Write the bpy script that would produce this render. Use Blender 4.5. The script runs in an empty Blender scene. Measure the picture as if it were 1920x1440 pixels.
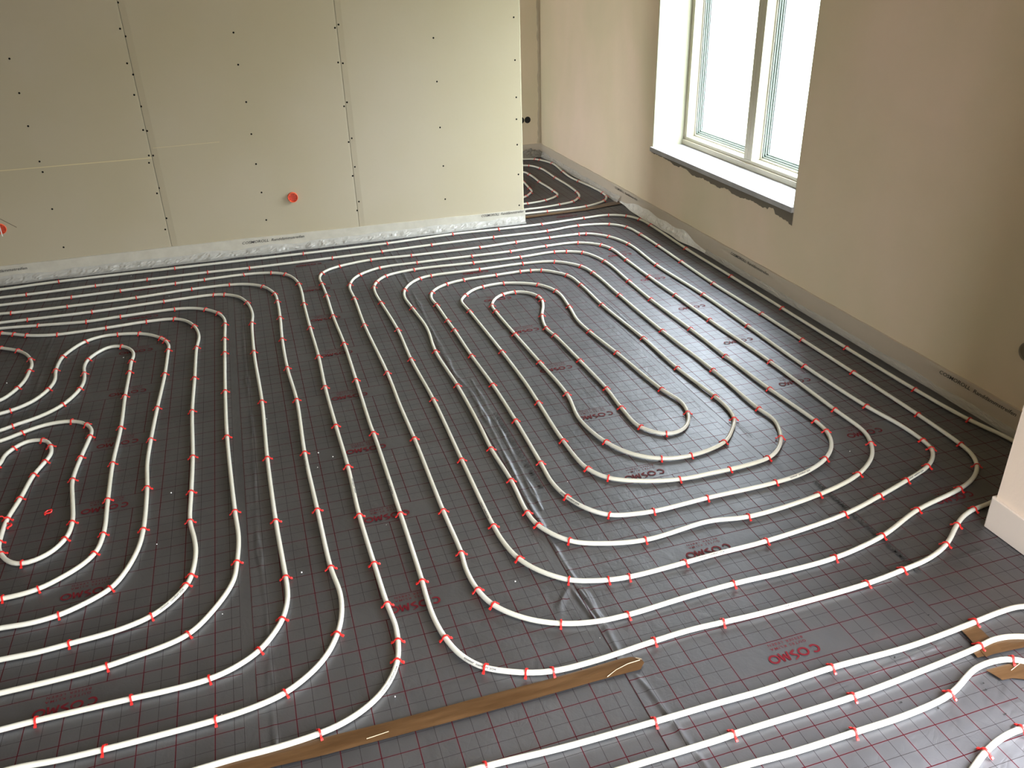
import bpy, bmesh, math, random
import numpy as np
from mathutils import Vector, Matrix, noise

S = bpy.context.scene
COL = S.collection
random.seed(7)

# ------------------------------------------------------------------ camera, world, light, exposure
cam_d = bpy.data.cameras.new('camera')
cam = bpy.data.objects.new('camera', cam_d)
COL.objects.link(cam)
S.camera = cam
PITCH, ROLL, YAW = math.radians(27.457), math.radians(-1.712), math.radians(-16.899)
fwd = Vector((-math.sin(YAW) * math.cos(PITCH), math.cos(YAW) * math.cos(PITCH), -math.sin(PITCH)))
rgt = Vector((math.cos(YAW), math.sin(YAW), 0))
upv = rgt.cross(fwd)
r2 = rgt * math.cos(ROLL) + upv * math.sin(ROLL)
u2 = -rgt * math.sin(ROLL) + upv * math.cos(ROLL)
M = Matrix((r2, u2, -fwd)).transposed().to_4x4()
M.translation = Vector((0, 0, 1.8465))
cam.matrix_world = M
cam_d.sensor_fit = 'HORIZONTAL'
cam_d.sensor_width = 36
cam_d.lens = 36 * 1562.66 / 1920
cam_d.clip_start = 0.05

S.view_settings.view_transform = 'Standard'
S.view_settings.look = 'None'
S.view_settings.exposure = 0.0
S.view_settings.gamma = 1.0
S.view_settings.use_curve_mapping = False

SKY = 29.0
GLOW = 0.6
W = bpy.data.worlds.new('overcast_sky')
S.world = W
W.use_nodes = True
nt = W.node_tree
nt.nodes.clear()
wo = nt.nodes.new('ShaderNodeOutputWorld')
bg = nt.nodes.new('ShaderNodeBackground')
tc = nt.nodes.new('ShaderNodeTexCoord')
sx = nt.nodes.new('ShaderNodeSeparateXYZ')
rp = nt.nodes.new('ShaderNodeValToRGB')
mr = nt.nodes.new('ShaderNodeMapRange')
mr.inputs['From Min'].default_value = -1
mr.inputs['From Max'].default_value = 1
nt.links.new(tc.outputs['Generated'], sx.inputs[0])
nt.links.new(sx.outputs['Z'], mr.inputs['Value'])
nt.links.new(mr.outputs[0], rp.inputs[0])
e = rp.color_ramp.elements
e[0].position = 0.47; e[0].color = (0.17, 0.17, 0.145, 1)
e[1].position = 0.90; e[1].color = (0.98, 1.0, 1.06, 1)
q = e.new(0.53); q.color = (0.28, 0.29, 0.28, 1)
q = e.new(0.72); q.color = (0.72, 0.74, 0.77, 1)
nt.links.new(rp.outputs[0], bg.inputs['Color'])
# the sun behind the cloud: a wide soft glow on the window side
dt = nt.nodes.new('ShaderNodeVectorMath'); dt.operation = 'DOT_PRODUCT'
gv = Vector((1.0, -0.3, 1.1)).normalized(); dt.inputs[1].default_value = gv
nt.links.new(tc.outputs['Generated'], dt.inputs[0])
mx = nt.nodes.new('ShaderNodeMath'); mx.operation = 'MAXIMUM'; mx.inputs[1].default_value = 0
nt.links.new(dt.outputs['Value'], mx.inputs[0])
pw = nt.nodes.new('ShaderNodeMath'); pw.operation = 'POWER'; pw.inputs[1].default_value = 3.0
nt.links.new(mx.outputs[0], pw.inputs[0])
ml = nt.nodes.new('ShaderNodeMath'); ml.operation = 'MULTIPLY_ADD'; ml.inputs[1].default_value = GLOW * SKY; ml.inputs[2].default_value = SKY
nt.links.new(pw.outputs[0], ml.inputs[0])
nt.links.new(ml.outputs[0], bg.inputs['Strength'])
nt.links.new(bg.outputs[0], wo.inputs[0])


def portal(name, loc, rot, sx_, sy_):
    l = bpy.data.lights.new(name, 'AREA')
    l.shape = 'RECTANGLE'; l.size = sx_; l.size_y = sy_
    l.cycles.is_portal = True
    o = bpy.data.objects.new(name, l); COL.objects.link(o)
    o.location = loc; o.rotation_euler = rot
    return o


R90 = math.pi / 2
REAR = (-0.15, 2.05, 0.0, 2.25)          # glass door in the wall behind the camera: x0 x1 z0 z1
BACKW = (6.2, 8.0, 0.2, 2.5)            # window at the far end of the back room: y0 y1 z0 z1
portal('daylight_side_window', (3.30, 4.775, 1.42), (0, R90, 0), 1.76, 1.78)
portal('daylight_rear_door', ((REAR[0] + REAR[1]) / 2, -1.46, (REAR[2] + REAR[3]) / 2), (R90, 0, 0), REAR[1] - REAR[0], REAR[3] - REAR[2])
PIERW = (-0.30, 1.02, 0.02, 2.2)         # glazed door in the wall beside the camera: y0 y1 z0 z1
portal('daylight_near_window', (2.58, (PIERW[0] + PIERW[1]) / 2, (PIERW[2] + PIERW[3]) / 2), (0, R90, 0), PIERW[3] - PIERW[2], PIERW[1] - PIERW[0])
portal('daylight_back_room', (0.66, (BACKW[0] + BACKW[1]) / 2, (BACKW[2] + BACKW[3]) / 2), (0, -R90, 0), BACKW[3] - BACKW[2], BACKW[1] - BACKW[0])


# ------------------------------------------------------------------ helpers
def link(o, parent=None):
    COL.objects.link(o)
    if parent: o.parent = parent
    return o


def tag(o, label=None, cat=None, group=None, kind=None):
    if label: o['label'] = label
    if cat: o['category'] = cat
    if group: o['group'] = group
    if kind: o['kind'] = kind
    return o


def empty(name, loc=(0, 0, 0)):
    o = bpy.data.objects.new(name, None); COL.objects.link(o); o.location = loc
    o.empty_display_size = 0.05
    return o


def mesh_obj(name, verts, faces, mat, parent=None, smooth=False, loc=None):
    me = bpy.data.meshes.new(name)
    me.from_pydata(verts, [], faces)
    me.materials.append(mat)
    if smooth:
        me.polygons.foreach_set('use_smooth', [True] * len(me.polygons))
    me.update()
    o = bpy.data.objects.new(name, me)
    link(o, parent)
    if loc: o.location = loc
    return o


class MB:
    def __init__(s): s.v = []; s.f = []
    def box(s, x0, x1, y0, y1, z0, z1):
        b = len(s.v)
        s.v += [(x0, y0, z0), (x1, y0, z0), (x1, y1, z0), (x0, y1, z0), (x0, y0, z1), (x1, y0, z1), (x1, y1, z1), (x0, y1, z1)]
        s.f += [(b, b+3, b+2, b+1), (b+4, b+5, b+6, b+7), (b, b+1, b+5, b+4), (b+1, b+2, b+6, b+5), (b+2, b+3, b+7, b+6), (b+3, b, b+4, b+7)]
        return s
    def ring(s, pts_list, closed=True, cap=True):
        # pts_list: list of rings (each list of points) -> skin
        n = len(pts_list[0]); b = len(s.v)
        for r in pts_list: s.v += [tuple(p) for p in r]
        for i in range(len(pts_list) - 1):
            for j in range(n):
                k = (j + 1) % n
                if not closed and k == 0: continue
                s.f.append((b+i*n+j, b+i*n+k, b+(i+1)*n+k, b+(i+1)*n+j))
        if cap:
            s.f.append(tuple(b + j for j in range(n))[::-1])
            s.f.append(tuple(b + (len(pts_list)-1)*n + j for j in range(n)))
        return s
    def build(s, name, mat, parent=None, smooth=False, bevel=0, seg=2):
        o = mesh_obj(name, s.v, s.f, mat, parent, smooth)
        if bevel:
            m = o.modifiers.new('bevel', 'BEVEL'); m.width = bevel; m.segments = seg; m.limit_method = 'ANGLE'
        return o


def mat(name, color, rough=0.6, metal=0.0, spec=0.5):
    m = bpy.data.materials.new(name); m.use_nodes = True
    b = m.node_tree.nodes['Principled BSDF']
    b.inputs['Base Color'].default_value = (*color, 1)
    b.inputs['Roughness'].default_value = rough
    b.inputs['Metallic'].default_value = metal
    b.inputs['Specular IOR Level'].default_value = spec
    return m


class N:
    """small node helper"""
    def __init__(s, m): s.t = m.node_tree; s.b = m.node_tree.nodes['Principled BSDF']
    def n(s, t, **k):
        o = s.t.nodes.new(t)
        for a, v in k.items(): setattr(o, a, v)
        return o
    def l(s, a, b): s.t.links.new(a, b)
    def m(s, op, a, b=None, c=None):
        o = s.n('ShaderNodeMath', operation=op)
        for i, q in enumerate((a, b, c)):
            if q is None: continue
            if isinstance(q, (int, float)): o.inputs[i].default_value = q
            else: s.l(q, o.inputs[i])
        return o.outputs[0]
    def noise(s, vec, scale, detail=4, rough=0.55, dist=0.0):
        o = s.n('ShaderNodeTexNoise')
        o.inputs['Scale'].default_value = scale; o.inputs['Detail'].default_value = detail
        o.inputs['Roughness'].default_value = rough; o.inputs['Distortion'].default_value = dist
        if vec is not None: s.l(vec, o.inputs['Vector'])
        return o.outputs['Fac']
    def ramp(s, fac, stops):
        o = s.n('ShaderNodeValToRGB'); s.l(fac, o.inputs[0])
        el = o.color_ramp.elements
        el[0].position = stops[0][0]; el[0].color = (*stops[0][1], 1)
        el[1].position = stops[-1][0]; el[1].color = (*stops[-1][1], 1)
        for p, c in stops[1:-1]:
            q = el.new(p); q.color = (*c, 1)
        return o.outputs[0]
    def mix(s, fac, a, b):
        o = s.n('ShaderNodeMix', data_type='RGBA')
        if isinstance(fac, (int, float)): o.inputs[0].default_value = fac
        else: s.l(fac, o.inputs[0])
        for q, i in ((a, 6), (b, 7)):
            if isinstance(q, tuple): o.inputs[i].default_value = (*q, 1)
            else: s.l(q, o.inputs[i])
        return o.outputs[2]
    def bump(s, h, strength, dist=0.01):
        o = s.n('ShaderNodeBump'); o.inputs['Strength'].default_value = strength; o.inputs['Distance'].default_value = dist
        s.l(h, o.inputs['Height']); s.l(o.outputs[0], s.b.inputs['Normal'])
    def scale(s, vec, v):
        o = s.n('ShaderNodeMapping'); o.inputs['Scale'].default_value = v; s.l(vec, o.inputs['Vector']); return o.outputs[0]


def obj_coord(h): return h.n('ShaderNodeTexCoord').outputs['Object']


# ------------------------------------------------------------------ materials
def plaster_mat(name, c1, c2, c3):
    m = mat(name, c1, 0.85, 0, 0.25); h = N(m); v = obj_coord(h)
    big = h.noise(h.scale(v, (1, 1, 0.55)), 1.1, 3, 0.5, 0.4)
    col = h.ramp(big, [(0.32, c2), (0.5, c1), (0.68, c3)])
    mid = h.noise(v, 5, 5, 0.6)
    col = h.mix(h.m('MULTIPLY', mid, 0.25), col, tuple(0.82 * q for q in c2))
    h.l(col, h.b.inputs['Base Color'])
    h.bump(h.m('ADD', h.noise(v, 9, 6, 0.6), h.m('MULTIPLY', h.noise(v, 90, 3), 0.15)), 0.25, 0.008)
    return m


M_plaster = plaster_mat('plaster_wall', (0.73, 0.62, 0.475), (0.655, 0.59, 0.43), (0.79, 0.645, 0.53))
M_plaster_pale = plaster_mat('pale_plaster', (0.80, 0.66, 0.56), (0.78, 0.66, 0.55), (0.82, 0.67, 0.58))
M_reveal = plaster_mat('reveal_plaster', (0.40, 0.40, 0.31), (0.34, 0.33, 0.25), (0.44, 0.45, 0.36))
M_ceil = mat('raw_wood_ceiling', (0.60, 0.50, 0.36), 0.9)


def board_mat():
    m = mat('gypsum_board', (0.5, 0.48, 0.4), 0.8, 0, 0.25); h = N(m); v = obj_coord(h)
    n1 = h.noise(v, 0.9, 3, 0.5)
    col = h.ramp(n1, [(0.35, (0.44, 0.392, 0.28)), (0.65, (0.475, 0.428, 0.335))])
    n2 = h.noise(v, 40, 4, 0.7)
    col = h.mix(h.m('MULTIPLY', n2, 0.12), col, (0.36, 0.34, 0.27))
    h.l(col, h.b.inputs['Base Color'])
    h.bump(n2, 0.04, 0.002)
    return m


M_board = board_mat()
M_paper = mat('board_edge_paper', (0.62, 0.58, 0.42), 0.8)
M_screw = mat('black_screw', (0.004, 0.004, 0.004), 0.9, 0, 0.1)
M_core = mat('stud_core', (0.35, 0.33, 0.27), 0.9)
M_line = mat('pencil_yellow', (0.62, 0.55, 0.33), 0.8)
M_cut = mat('cut_line_dark', (0.13, 0.11, 0.08), 0.9)


def foil_mat():
    m = mat('grey_foil', (0.3, 0.3, 0.31), 0.36, 0.6, 0.5); h = N(m)
    v = obj_coord(h)
    s = h.n('ShaderNodeSeparateXYZ'); h.l(v, s.inputs[0]); x, y = s.outputs[0], s.outputs[1]
    def near(c, period, off, hw):
        a = h.m('ADD', h.m('DIVIDE', c, period), 0.5 - off / period)
        f = h.m('ABSOLUTE', h.m('SUBTRACT', h.m('FRACT', h.m('ADD', a, 100)), 0.5))
        return h.m('LESS_THAN', f, hw / period)
    def rng(c, lo, hi): return h.m('MULTIPLY', h.m('GREATER_THAN', c, lo), h.m('LESS_THAN', c, hi))
    inv = rng(x, 0.0, 0.976)
    inl = rng(x, -0.004, 0.96)
    yb = h.m('MULTIPLY', h.m('FRACT', h.m('ADD', h.m('DIVIDE', y, 0.5), 100)), 0.5)
    box = h.m('MULTIPLY', rng(x, 0.3015, 0.6985), rng(yb, 0.0016, 0.0984))
    oi = h.n('ShaderNodeObjectInfo')
    box = h.m('MULTIPLY', box, h.m('GREATER_THAN', y, h.m('MULTIPLY', h.m('SUBTRACT', oi.outputs['Object Index'], 10), 0.3)))
    nb = h.m('SUBTRACT', 1, box)
    bold = h.m('MAXIMUM', h.m('MULTIPLY', near(x, 0.1, 0, 0.00125), inl), h.m('MULTIPLY', near(y, 0.1, 0, 0.00125), inv))
    thin = h.m('MAXIMUM', h.m('MULTIPLY', near(x, 0.1, 0.05, 0.0006), inl), h.m('MULTIPLY', near(y, 0.1, 0.05, 0.0006), inv))
    thin = h.m('MAXIMUM', thin, rng(x, 0.9752, 0.9762))
    bold = h.m('MULTIPLY', bold, nb); thin = h.m('MULTIPLY', thin, nb)
    dots = h.m('LESS_THAN', h.m('FRACT', h.m('MULTIPLY', h.m('ADD', h.m('ADD', x, y), 50), 270)), 0.55)
    boldc = h.mix(dots, (0.014, 0.006, 0.007), (0.115, 0.006, 0.014))
    # foil tint and dusty patches
    n1 = h.noise(v, 2.2, 4, 0.6)
    base = h.ramp(n1, [(0.3, (0.160, 0.163, 0.178)), (0.7, (0.202, 0.206, 0.226))])
    dust = h.noise(v, 7, 6, 0.7, 0.6)
    dm = h.m('MULTIPLY', h.m('SUBTRACT', dust, 0.62), 3.0)
    dm = h.n('ShaderNodeClamp').outputs[0] if False else h.m('MINIMUM', h.m('MAXIMUM', dm, 0), 0.25)
    base = h.mix(dm, base, (0.26, 0.26, 0.26))
    col = h.mix(thin, base, (0.030, 0.024, 0.024))
    col = h.mix(bold, col, boldc)
    # printed foil: a dull metallic sheen over a grey body, no grazing mirror
    anyl = h.m('MAXIMUM', bold, thin)
    t = h.t; outn = [q for q in t.nodes if q.type == 'OUTPUT_MATERIAL'][0]; t.nodes.remove(h.b)
    gl = h.n('ShaderNodeBsdfGlossy'); df = h.n('ShaderNodeBsdfDiffuse'); mxs = h.n('ShaderNodeMixShader')
    h.l(col, gl.inputs['Color']); h.l(col, df.inputs['Color'])
    rr = h.noise(v, 11, 4, 0.6)
    h.l(h.m('ADD', FOIL_ROUGH - 0.06, h.m('MULTIPLY', rr, 0.12)), gl.inputs['Roughness'])
    h.l(h.m('MULTIPLY', h.m('SUBTRACT', 1, h.m('MULTIPLY', anyl, 0.8)), FOIL_METAL), mxs.inputs[0])
    h.l(df.outputs[0], mxs.inputs[1]); h.l(gl.outputs[0], mxs.inputs[2]); h.l(mxs.outputs[0], outn.inputs[0])
    w1 = h.noise(h.scale(v, (1, 0.6, 1)), 16, 3, 0.5, 0.8)
    w2 = h.noise(v, 55, 4, 0.6, 0.8)
    cr = h.n('ShaderNodeTexVoronoi', feature='DISTANCE_TO_EDGE'); cr.inputs['Scale'].default_value = 9
    wv = h.n('ShaderNodeVectorMath', operation='ADD')
    nn = h.n('ShaderNodeTexNoise'); nn.inputs['Scale'].default_value = 5; h.l(v, nn.inputs['Vector'])
    h.l(v, wv.inputs[0]); h.l(nn.outputs['Color'], wv.inputs[1]); h.l(wv.outputs[0], cr.inputs['Vector'])
    crease = h.m('MULTIPLY', h.m('MINIMUM', h.m('MULTIPLY', cr.outputs['Distance'], 14), 1), h.m('MULTIPLY', h.noise(v, 2.5, 2), 0.12))
    hh = h.m('ADD', h.m('ADD', w1, h.m('MULTIPLY', w2, 0.26)), crease)
    bp = h.n('ShaderNodeBump'); bp.inputs['Strength'].default_value = 0.5; bp.inputs['Distance'].default_value = 0.004
    h.l(hh, bp.inputs['Height']); h.l(bp.outputs[0], gl.inputs['Normal']); h.l(bp.outputs[0], df.inputs['Normal'])
    return m


FOIL_METAL = 0.92
FOIL_ROUGH = 0.49
M_foil = foil_mat()
M_red = mat('red_print', (0.115, 0.006, 0.012), 0.6, 0, 0.2)
M_print = mat('dark_print', (0.03, 0.03, 0.032), 0.6)
M_pipe_print = mat('grey_pipe_print', (0.10, 0.10, 0.11), 0.6)


def pipe_mat():
    m = mat('white_pipe_plastic', (0.80, 0.79, 0.715), 0.32, 0, 0.45); h = N(m); v = obj_coord(h)
    n = h.noise(v, 3, 3)
    h.l(h.ramp(n, [(0.35, (0.61, 0.605, 0.52)), (0.65, (0.67, 0.67, 0.615))]), h.b.inputs['Base Color'])
    h.b.inputs['Subsurface Weight'].default_value = 0.0
    return m


M_pipe = pipe_mat()
M_clip = mat('red_clip_plastic', (0.67, 0.02, 0.018), 0.4, 0, 0.5)


def tape_mat():
    m = mat('brown_tape', (0.20, 0.115, 0.055), 0.28, 0, 0.5); h = N(m); v = obj_coord(h)
    n = h.noise(h.scale(v, (1.5, 14, 1)), 3, 4, 0.6)
    h.l(h.ramp(n, [(0.3, (0.060, 0.030, 0.012)), (0.7, (0.10, 0.054, 0.024))]), h.b.inputs['Base Color'])
    h.bump(h.noise(h.scale(v, (3, 20, 1)), 4, 4), 0.3, 0.003)
    return m


M_tape = tape_mat()
M_tape.node_tree.nodes['Principled BSDF'].inputs['Specular IOR Level'].default_value = 0.25
M_tape_glint = mat('tape_fold_highlight', (0.42, 0.33, 0.22), 0.3)  # paler brown that paints the highlight along tape folds
M_orange = mat('orange_box_plastic', (0.85, 0.12, 0.045), 0.45)
M_dark = mat('dark_recess', (0.006, 0.006, 0.006), 0.8)
M_black = mat('black_socket_box', (0.012, 0.012, 0.012), 0.5)


def foam_mat():
    m = mat('edge_foam', (0.66, 0.65, 0.60), 0.55, 0, 0.4); h = N(m); v = obj_coord(h)
    n = h.noise(v, 14, 4)
    h.l(h.ramp(n, [(0.3, (0.47, 0.45, 0.39)), (0.7, (0.55, 0.53, 0.465))]), h.b.inputs['Base Color'])
    h.bump(h.noise(v, 25, 4), 0.2, 0.003)
    return m


M_foam = foam_mat()
M_foam_warm = mat('warm_edge_foam', (0.50, 0.44, 0.365), 0.5)
M_foam_pale = mat('pale_edge_foam', (0.68, 0.60, 0.54), 0.5)


def film_mat(nm='clear_film', k=0.5, c=0.62):
    m = bpy.data.materials.new(nm); m.use_nodes = True; t = m.node_tree; t.nodes.clear()
    o = t.nodes.new('ShaderNodeOutputMaterial'); mx = t.nodes.new('ShaderNodeMixShader')
    tr = t.nodes.new('ShaderNodeBsdfTransparent'); p = t.nodes.new('ShaderNodeBsdfPrincipled')
    p.inputs['Base Color'].default_value = (c, c, c * .97, 1); p.inputs['Roughness'].default_value = 0.22
    mx.inputs[0].default_value = k
    t.links.new(tr.outputs[0], mx.inputs[1]); t.links.new(p.outputs[0], mx.inputs[2]); t.links.new(mx.outputs[0], o.inputs[0])
    return m


M_film = film_mat()
M_film_bright = film_mat('highlit_film', 0.8, 0.85)  # same clear film, its bright highlights put into a whiter, denser colour


def sill_mat():
    m = mat('stone_sill', (0.56, 0.56, 0.57), 0.5); h = N(m); v = obj_coord(h)
    n = h.noise(v, 6, 5, 0.6)
    h.l(h.ramp(n, [(0.3, (0.30, 0.30, 0.31)), (0.7, (0.42, 0.42, 0.44))]), h.b.inputs['Base Color'])
    return m


M_sill = sill_mat()
M_mortar = mat('rough_mortar', (0.16, 0.14, 0.11), 0.95)
M_frame = mat('cream_window_frame', (0.46, 0.43, 0.34), 0.45)
M_bead = mat('pale_green_bead', (0.30, 0.37, 0.35), 0.45)
M_sash = mat('white_sash', (0.82, 0.83, 0.80), 0.35)
M_gasket = mat('grey_gasket', (0.03, 0.035, 0.04), 0.6)


def glass_mat():
    m = bpy.data.materials.new('window_glass'); m.use_nodes = True; t = m.node_tree; t.nodes.clear()
    o = t.nodes.new('ShaderNodeOutputMaterial'); mx = t.nodes.new('ShaderNodeMixShader')
    tr = t.nodes.new('ShaderNodeBsdfTransparent'); tr.inputs[0].default_value = (0.93, 0.96, 0.95, 1)
    g = t.nodes.new('ShaderNodeBsdfGlossy'); g.inputs['Roughness'].default_value = 0.02
    mx.inputs[0].default_value = 0.07
    t.links.new(tr.outputs[0], mx.inputs[1]); t.links.new(g.outputs[0], mx.inputs[2]); t.links.new(mx.outputs[0], o.inputs[0])
    return m


M_glass = glass_mat()
M_left = mat('dark_left_wall', (0.24, 0.185, 0.13), 0.9)  # unseen left wall, dark brown picked to cut its bounce onto the foil
M_corner = mat('corner_mortar', (0.42, 0.36, 0.27), 0.95)
M_white = mat('white_crumb', (0.85, 0.85, 0.85), 0.7)

# ------------------------------------------------------------------ traced plan coordinates (metres; third value 1 = clip here)
D_centre=[(-1.616,5.625,0),(-1.458,5.619,1),(-1.065,5.629,1),(-0.75,5.627,1),(-0.374,5.623,1),(-0.103,5.607,1),(0.44,5.606,1),(0.784,5.613,1),(1.141,5.624,1),(1.601,5.627,1),(2.012,5.619,1),(2.269,5.656,1),(2.501,5.601,1),(2.589,5.479,1),(2.607,5.278,1),(2.606,4.999,1),(2.596,4.644,1),(2.587,4.216,1),(2.595,3.699,1),(2.596,3.322,1),(2.598,2.919,1),(2.596,2.486,1),(2.584,2.231,1),(2.57,2.155,0),(2.521,2.075,1),(2.439,2.013,0),(2.339,1.975,1),(2.102,1.921,1),(1.885,1.839,1),(1.659,1.795,1),(1.441,1.79,0),(1.276,1.794,1),(1.088,1.788,0),(0.896,1.777,1),(0.784,1.783,0),(0.684,1.81,1),(0.591,1.865,0),(0.512,1.955,1),(0.483,2.039,1),(0.473,2.154,0),(0.48,2.24,1),(0.478,2.498,1),(0.483,3.043,1),(0.481,3.363,0),(0.485,3.711,1),(0.47,4.348,1),(0.476,4.779,1),(0.473,4.978,0),(0.483,5.029,1),(0.506,5.104,0),(0.566,5.191,1),(0.711,5.279,1),(0.969,5.288,1),(1.341,5.279,1),(1.616,5.273,1),(1.882,5.29,1),(2.121,5.279,1),(2.249,5.168,1),(2.284,5.062,1),(2.282,4.808,1),(2.279,4.473,1),(2.283,4.129,1),(2.284,3.726,1),(2.298,3.159,1),(2.291,2.649,1),(2.287,2.443,0),(2.249,2.354,1),(2.19,2.275,0),(2.055,2.185,1),(1.831,2.122,1),(1.513,2.091,1),(1.368,2.115,0),(1.108,2.094,1),(0.958,2.126,0),(0.856,2.177,1),(0.78,2.299,1),(0.768,2.383,1),(0.776,2.602,1),(0.768,2.853,1),(0.775,3.049,0),(0.778,3.456,1),(0.766,3.868,1),(0.79,4.191,0),(0.774,4.497,1),(0.765,4.693,0),(0.787,4.804,1),(0.841,4.906,0),(0.918,4.979,1),(1,5.004,1),(1.321,4.999,1),(1.617,5.003,1),(1.829,4.963,1),(1.957,4.812,1),(1.981,4.664,1),(1.977,4.25,1),(1.975,3.688,1),(1.99,3.177,1),(1.984,2.771,1),(1.992,2.658,0),(1.934,2.522,1),(1.867,2.445,0),(1.796,2.404,1),(1.613,2.385,1),(1.545,2.386,0),(1.396,2.39,1),(1.255,2.428,0),(1.14,2.492,1),(1.087,2.582,1),(1.072,2.81,1),(1.084,3.159,1),(1.091,3.361,0),(1.089,3.744,1),(1.075,4.326,1),(1.072,4.514,0),(1.116,4.585,1),(1.185,4.658,0),(1.253,4.688,1),(1.393,4.699,1),(1.584,4.598,1),(1.65,4.45,1),(1.633,4.189,1),(1.605,3.994,0),(1.608,3.816,1),(1.635,3.522,1),(1.667,3.087,1),(1.695,2.945,0),(1.673,2.841,1),(1.634,2.768,0),(1.575,2.717,0),(1.502,2.715,1),(1.425,2.803,1),(1.418,2.988,1),(1.43,3.183,1),(1.425,3.503,1),(1.415,3.834,1),(1.404,3.947,1),(1.441,4.12,1),(1.493,4.248,0),(1.519,4.339,1),(1.522,4.406,1),(1.477,4.499,0),(1.411,4.532,1),(1.329,4.518,1),(1.264,4.462,0),(1.219,4.367,1),(1.214,4.271,1),(1.22,3.928,1),(1.23,3.556,1),(1.236,3.192,1),(1.204,2.952,0),(1.237,2.741,1),(1.3,2.62,0),(1.395,2.548,1),(1.52,2.527,1),(1.694,2.57,1),(1.774,2.644,0),(1.835,2.724,1),(1.86,2.822,0),(1.862,2.938,1),(1.839,3.257,1),(1.839,3.638,1),(1.821,4.146,1),(1.829,4.493,1),(1.812,4.686,1),(1.696,4.832,1),(1.624,4.856,1),(1.552,4.863,1),(1.388,4.857,1),(1.173,4.851,1),(1.054,4.816,1),(0.98,4.764,0),(0.935,4.704,1),(0.912,4.612,0),(0.918,4.496,1),(0.922,4.243,1),(0.926,4.099,1),(0.928,3.751,1),(0.938,3.404,1),(0.936,3.039,1),(0.926,2.682,1),(0.921,2.538,0),(0.941,2.426,1),(0.983,2.334,0),(1.046,2.269,1),(1.116,2.248,0),(1.209,2.236,1),(1.433,2.244,1),(1.726,2.246,1),(1.873,2.266,0),(2.003,2.32,1),(2.094,2.401,0),(2.143,2.501,1),(2.152,2.594,1),(2.134,2.912,1),(2.127,3.293,1),(2.127,3.654,1),(2.119,4.118,1),(2.128,4.444,1),(2.137,4.844,1),(2.074,5.062,1),(1.978,5.125,1),(1.894,5.151,1),(1.642,5.133,1),(1.315,5.14,1),(0.919,5.159,1),(0.72,5.105,1),(0.646,5.01,1),(0.618,4.928,1),(0.61,4.802,0),(0.616,4.649,1),(0.634,4.217,1),(0.627,3.818,1),(0.638,3.356,1),(0.631,2.811,1),(0.628,2.351,1),(0.635,2.243,0),(0.658,2.143,1),(0.701,2.066,0),(0.779,1.988,1),(0.841,1.962,0),(0.903,1.945,1),(0.973,1.936,1),(1.175,1.94,1),(1.292,1.945,0),(1.496,1.949,1),(1.843,1.988,1),(2.033,2.038,1),(2.199,2.089,1),(2.34,2.139,1),(2.405,2.183,0),(2.45,2.238,1),(2.464,2.306,1),(2.464,2.439,0),(2.439,2.625,1),(2.425,3.059,1),(2.433,3.581,1),(2.44,4.078,1),(2.419,4.645,1),(2.435,5.107,1),(2.377,5.322,1),(2.257,5.451,1),(2.195,5.46,1),(1.972,5.46,1),(1.715,5.453,1),(1.445,5.438,1),(0.963,5.448,1),(0.683,5.463,1),(0.469,5.413,1),(0.385,5.368,0),(0.335,5.306,1),(0.314,5.22,0),(0.318,5.11,1),(0.322,4.892,1),(0.32,4.546,1),(0.329,4.138,1),(0.327,3.686,1),(0.323,3.216,0),(0.325,3.143,1),(0.324,2.532,1),(0.321,2.147,1),(0.318,2.07,0),(0.319,1.967,0),(0.333,1.866,1),(0.361,1.783,0),(0.412,1.716,1),(0.466,1.684,0),(0.522,1.658,1),(0.596,1.639,1),(0.719,1.636,0),(0.92,1.65,1),(1.036,1.656,0),(1.154,1.652,1),(1.29,1.647,0),(1.673,1.653,1),(1.827,1.67,1),(1.942,1.687,0),(2.054,1.727,1),(2.167,1.801,1),(2.226,1.835,0),(2.295,1.858,1),(2.371,1.866,0),(2.55,1.915,0),(2.72,1.98,0),(2.795,2.08,0),(2.8,2.194,0),(2.766,2.374,1),(2.747,2.678,1),(2.743,3.16,1),(2.746,3.728,1),(2.751,4.286,1),(2.753,4.876,1),(2.771,5.451,1),(2.764,5.623,1),(2.711,5.749,1),(2.591,5.826,1),(2.379,5.822,1),(2.03,5.796,1),(1.694,5.799,1),(1.343,5.813,1),(0.849,5.78,1),(0.261,5.777,1),(-0.588,5.794,1),(-1.301,5.807,1),(-1.647,5.787,0)]
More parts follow.
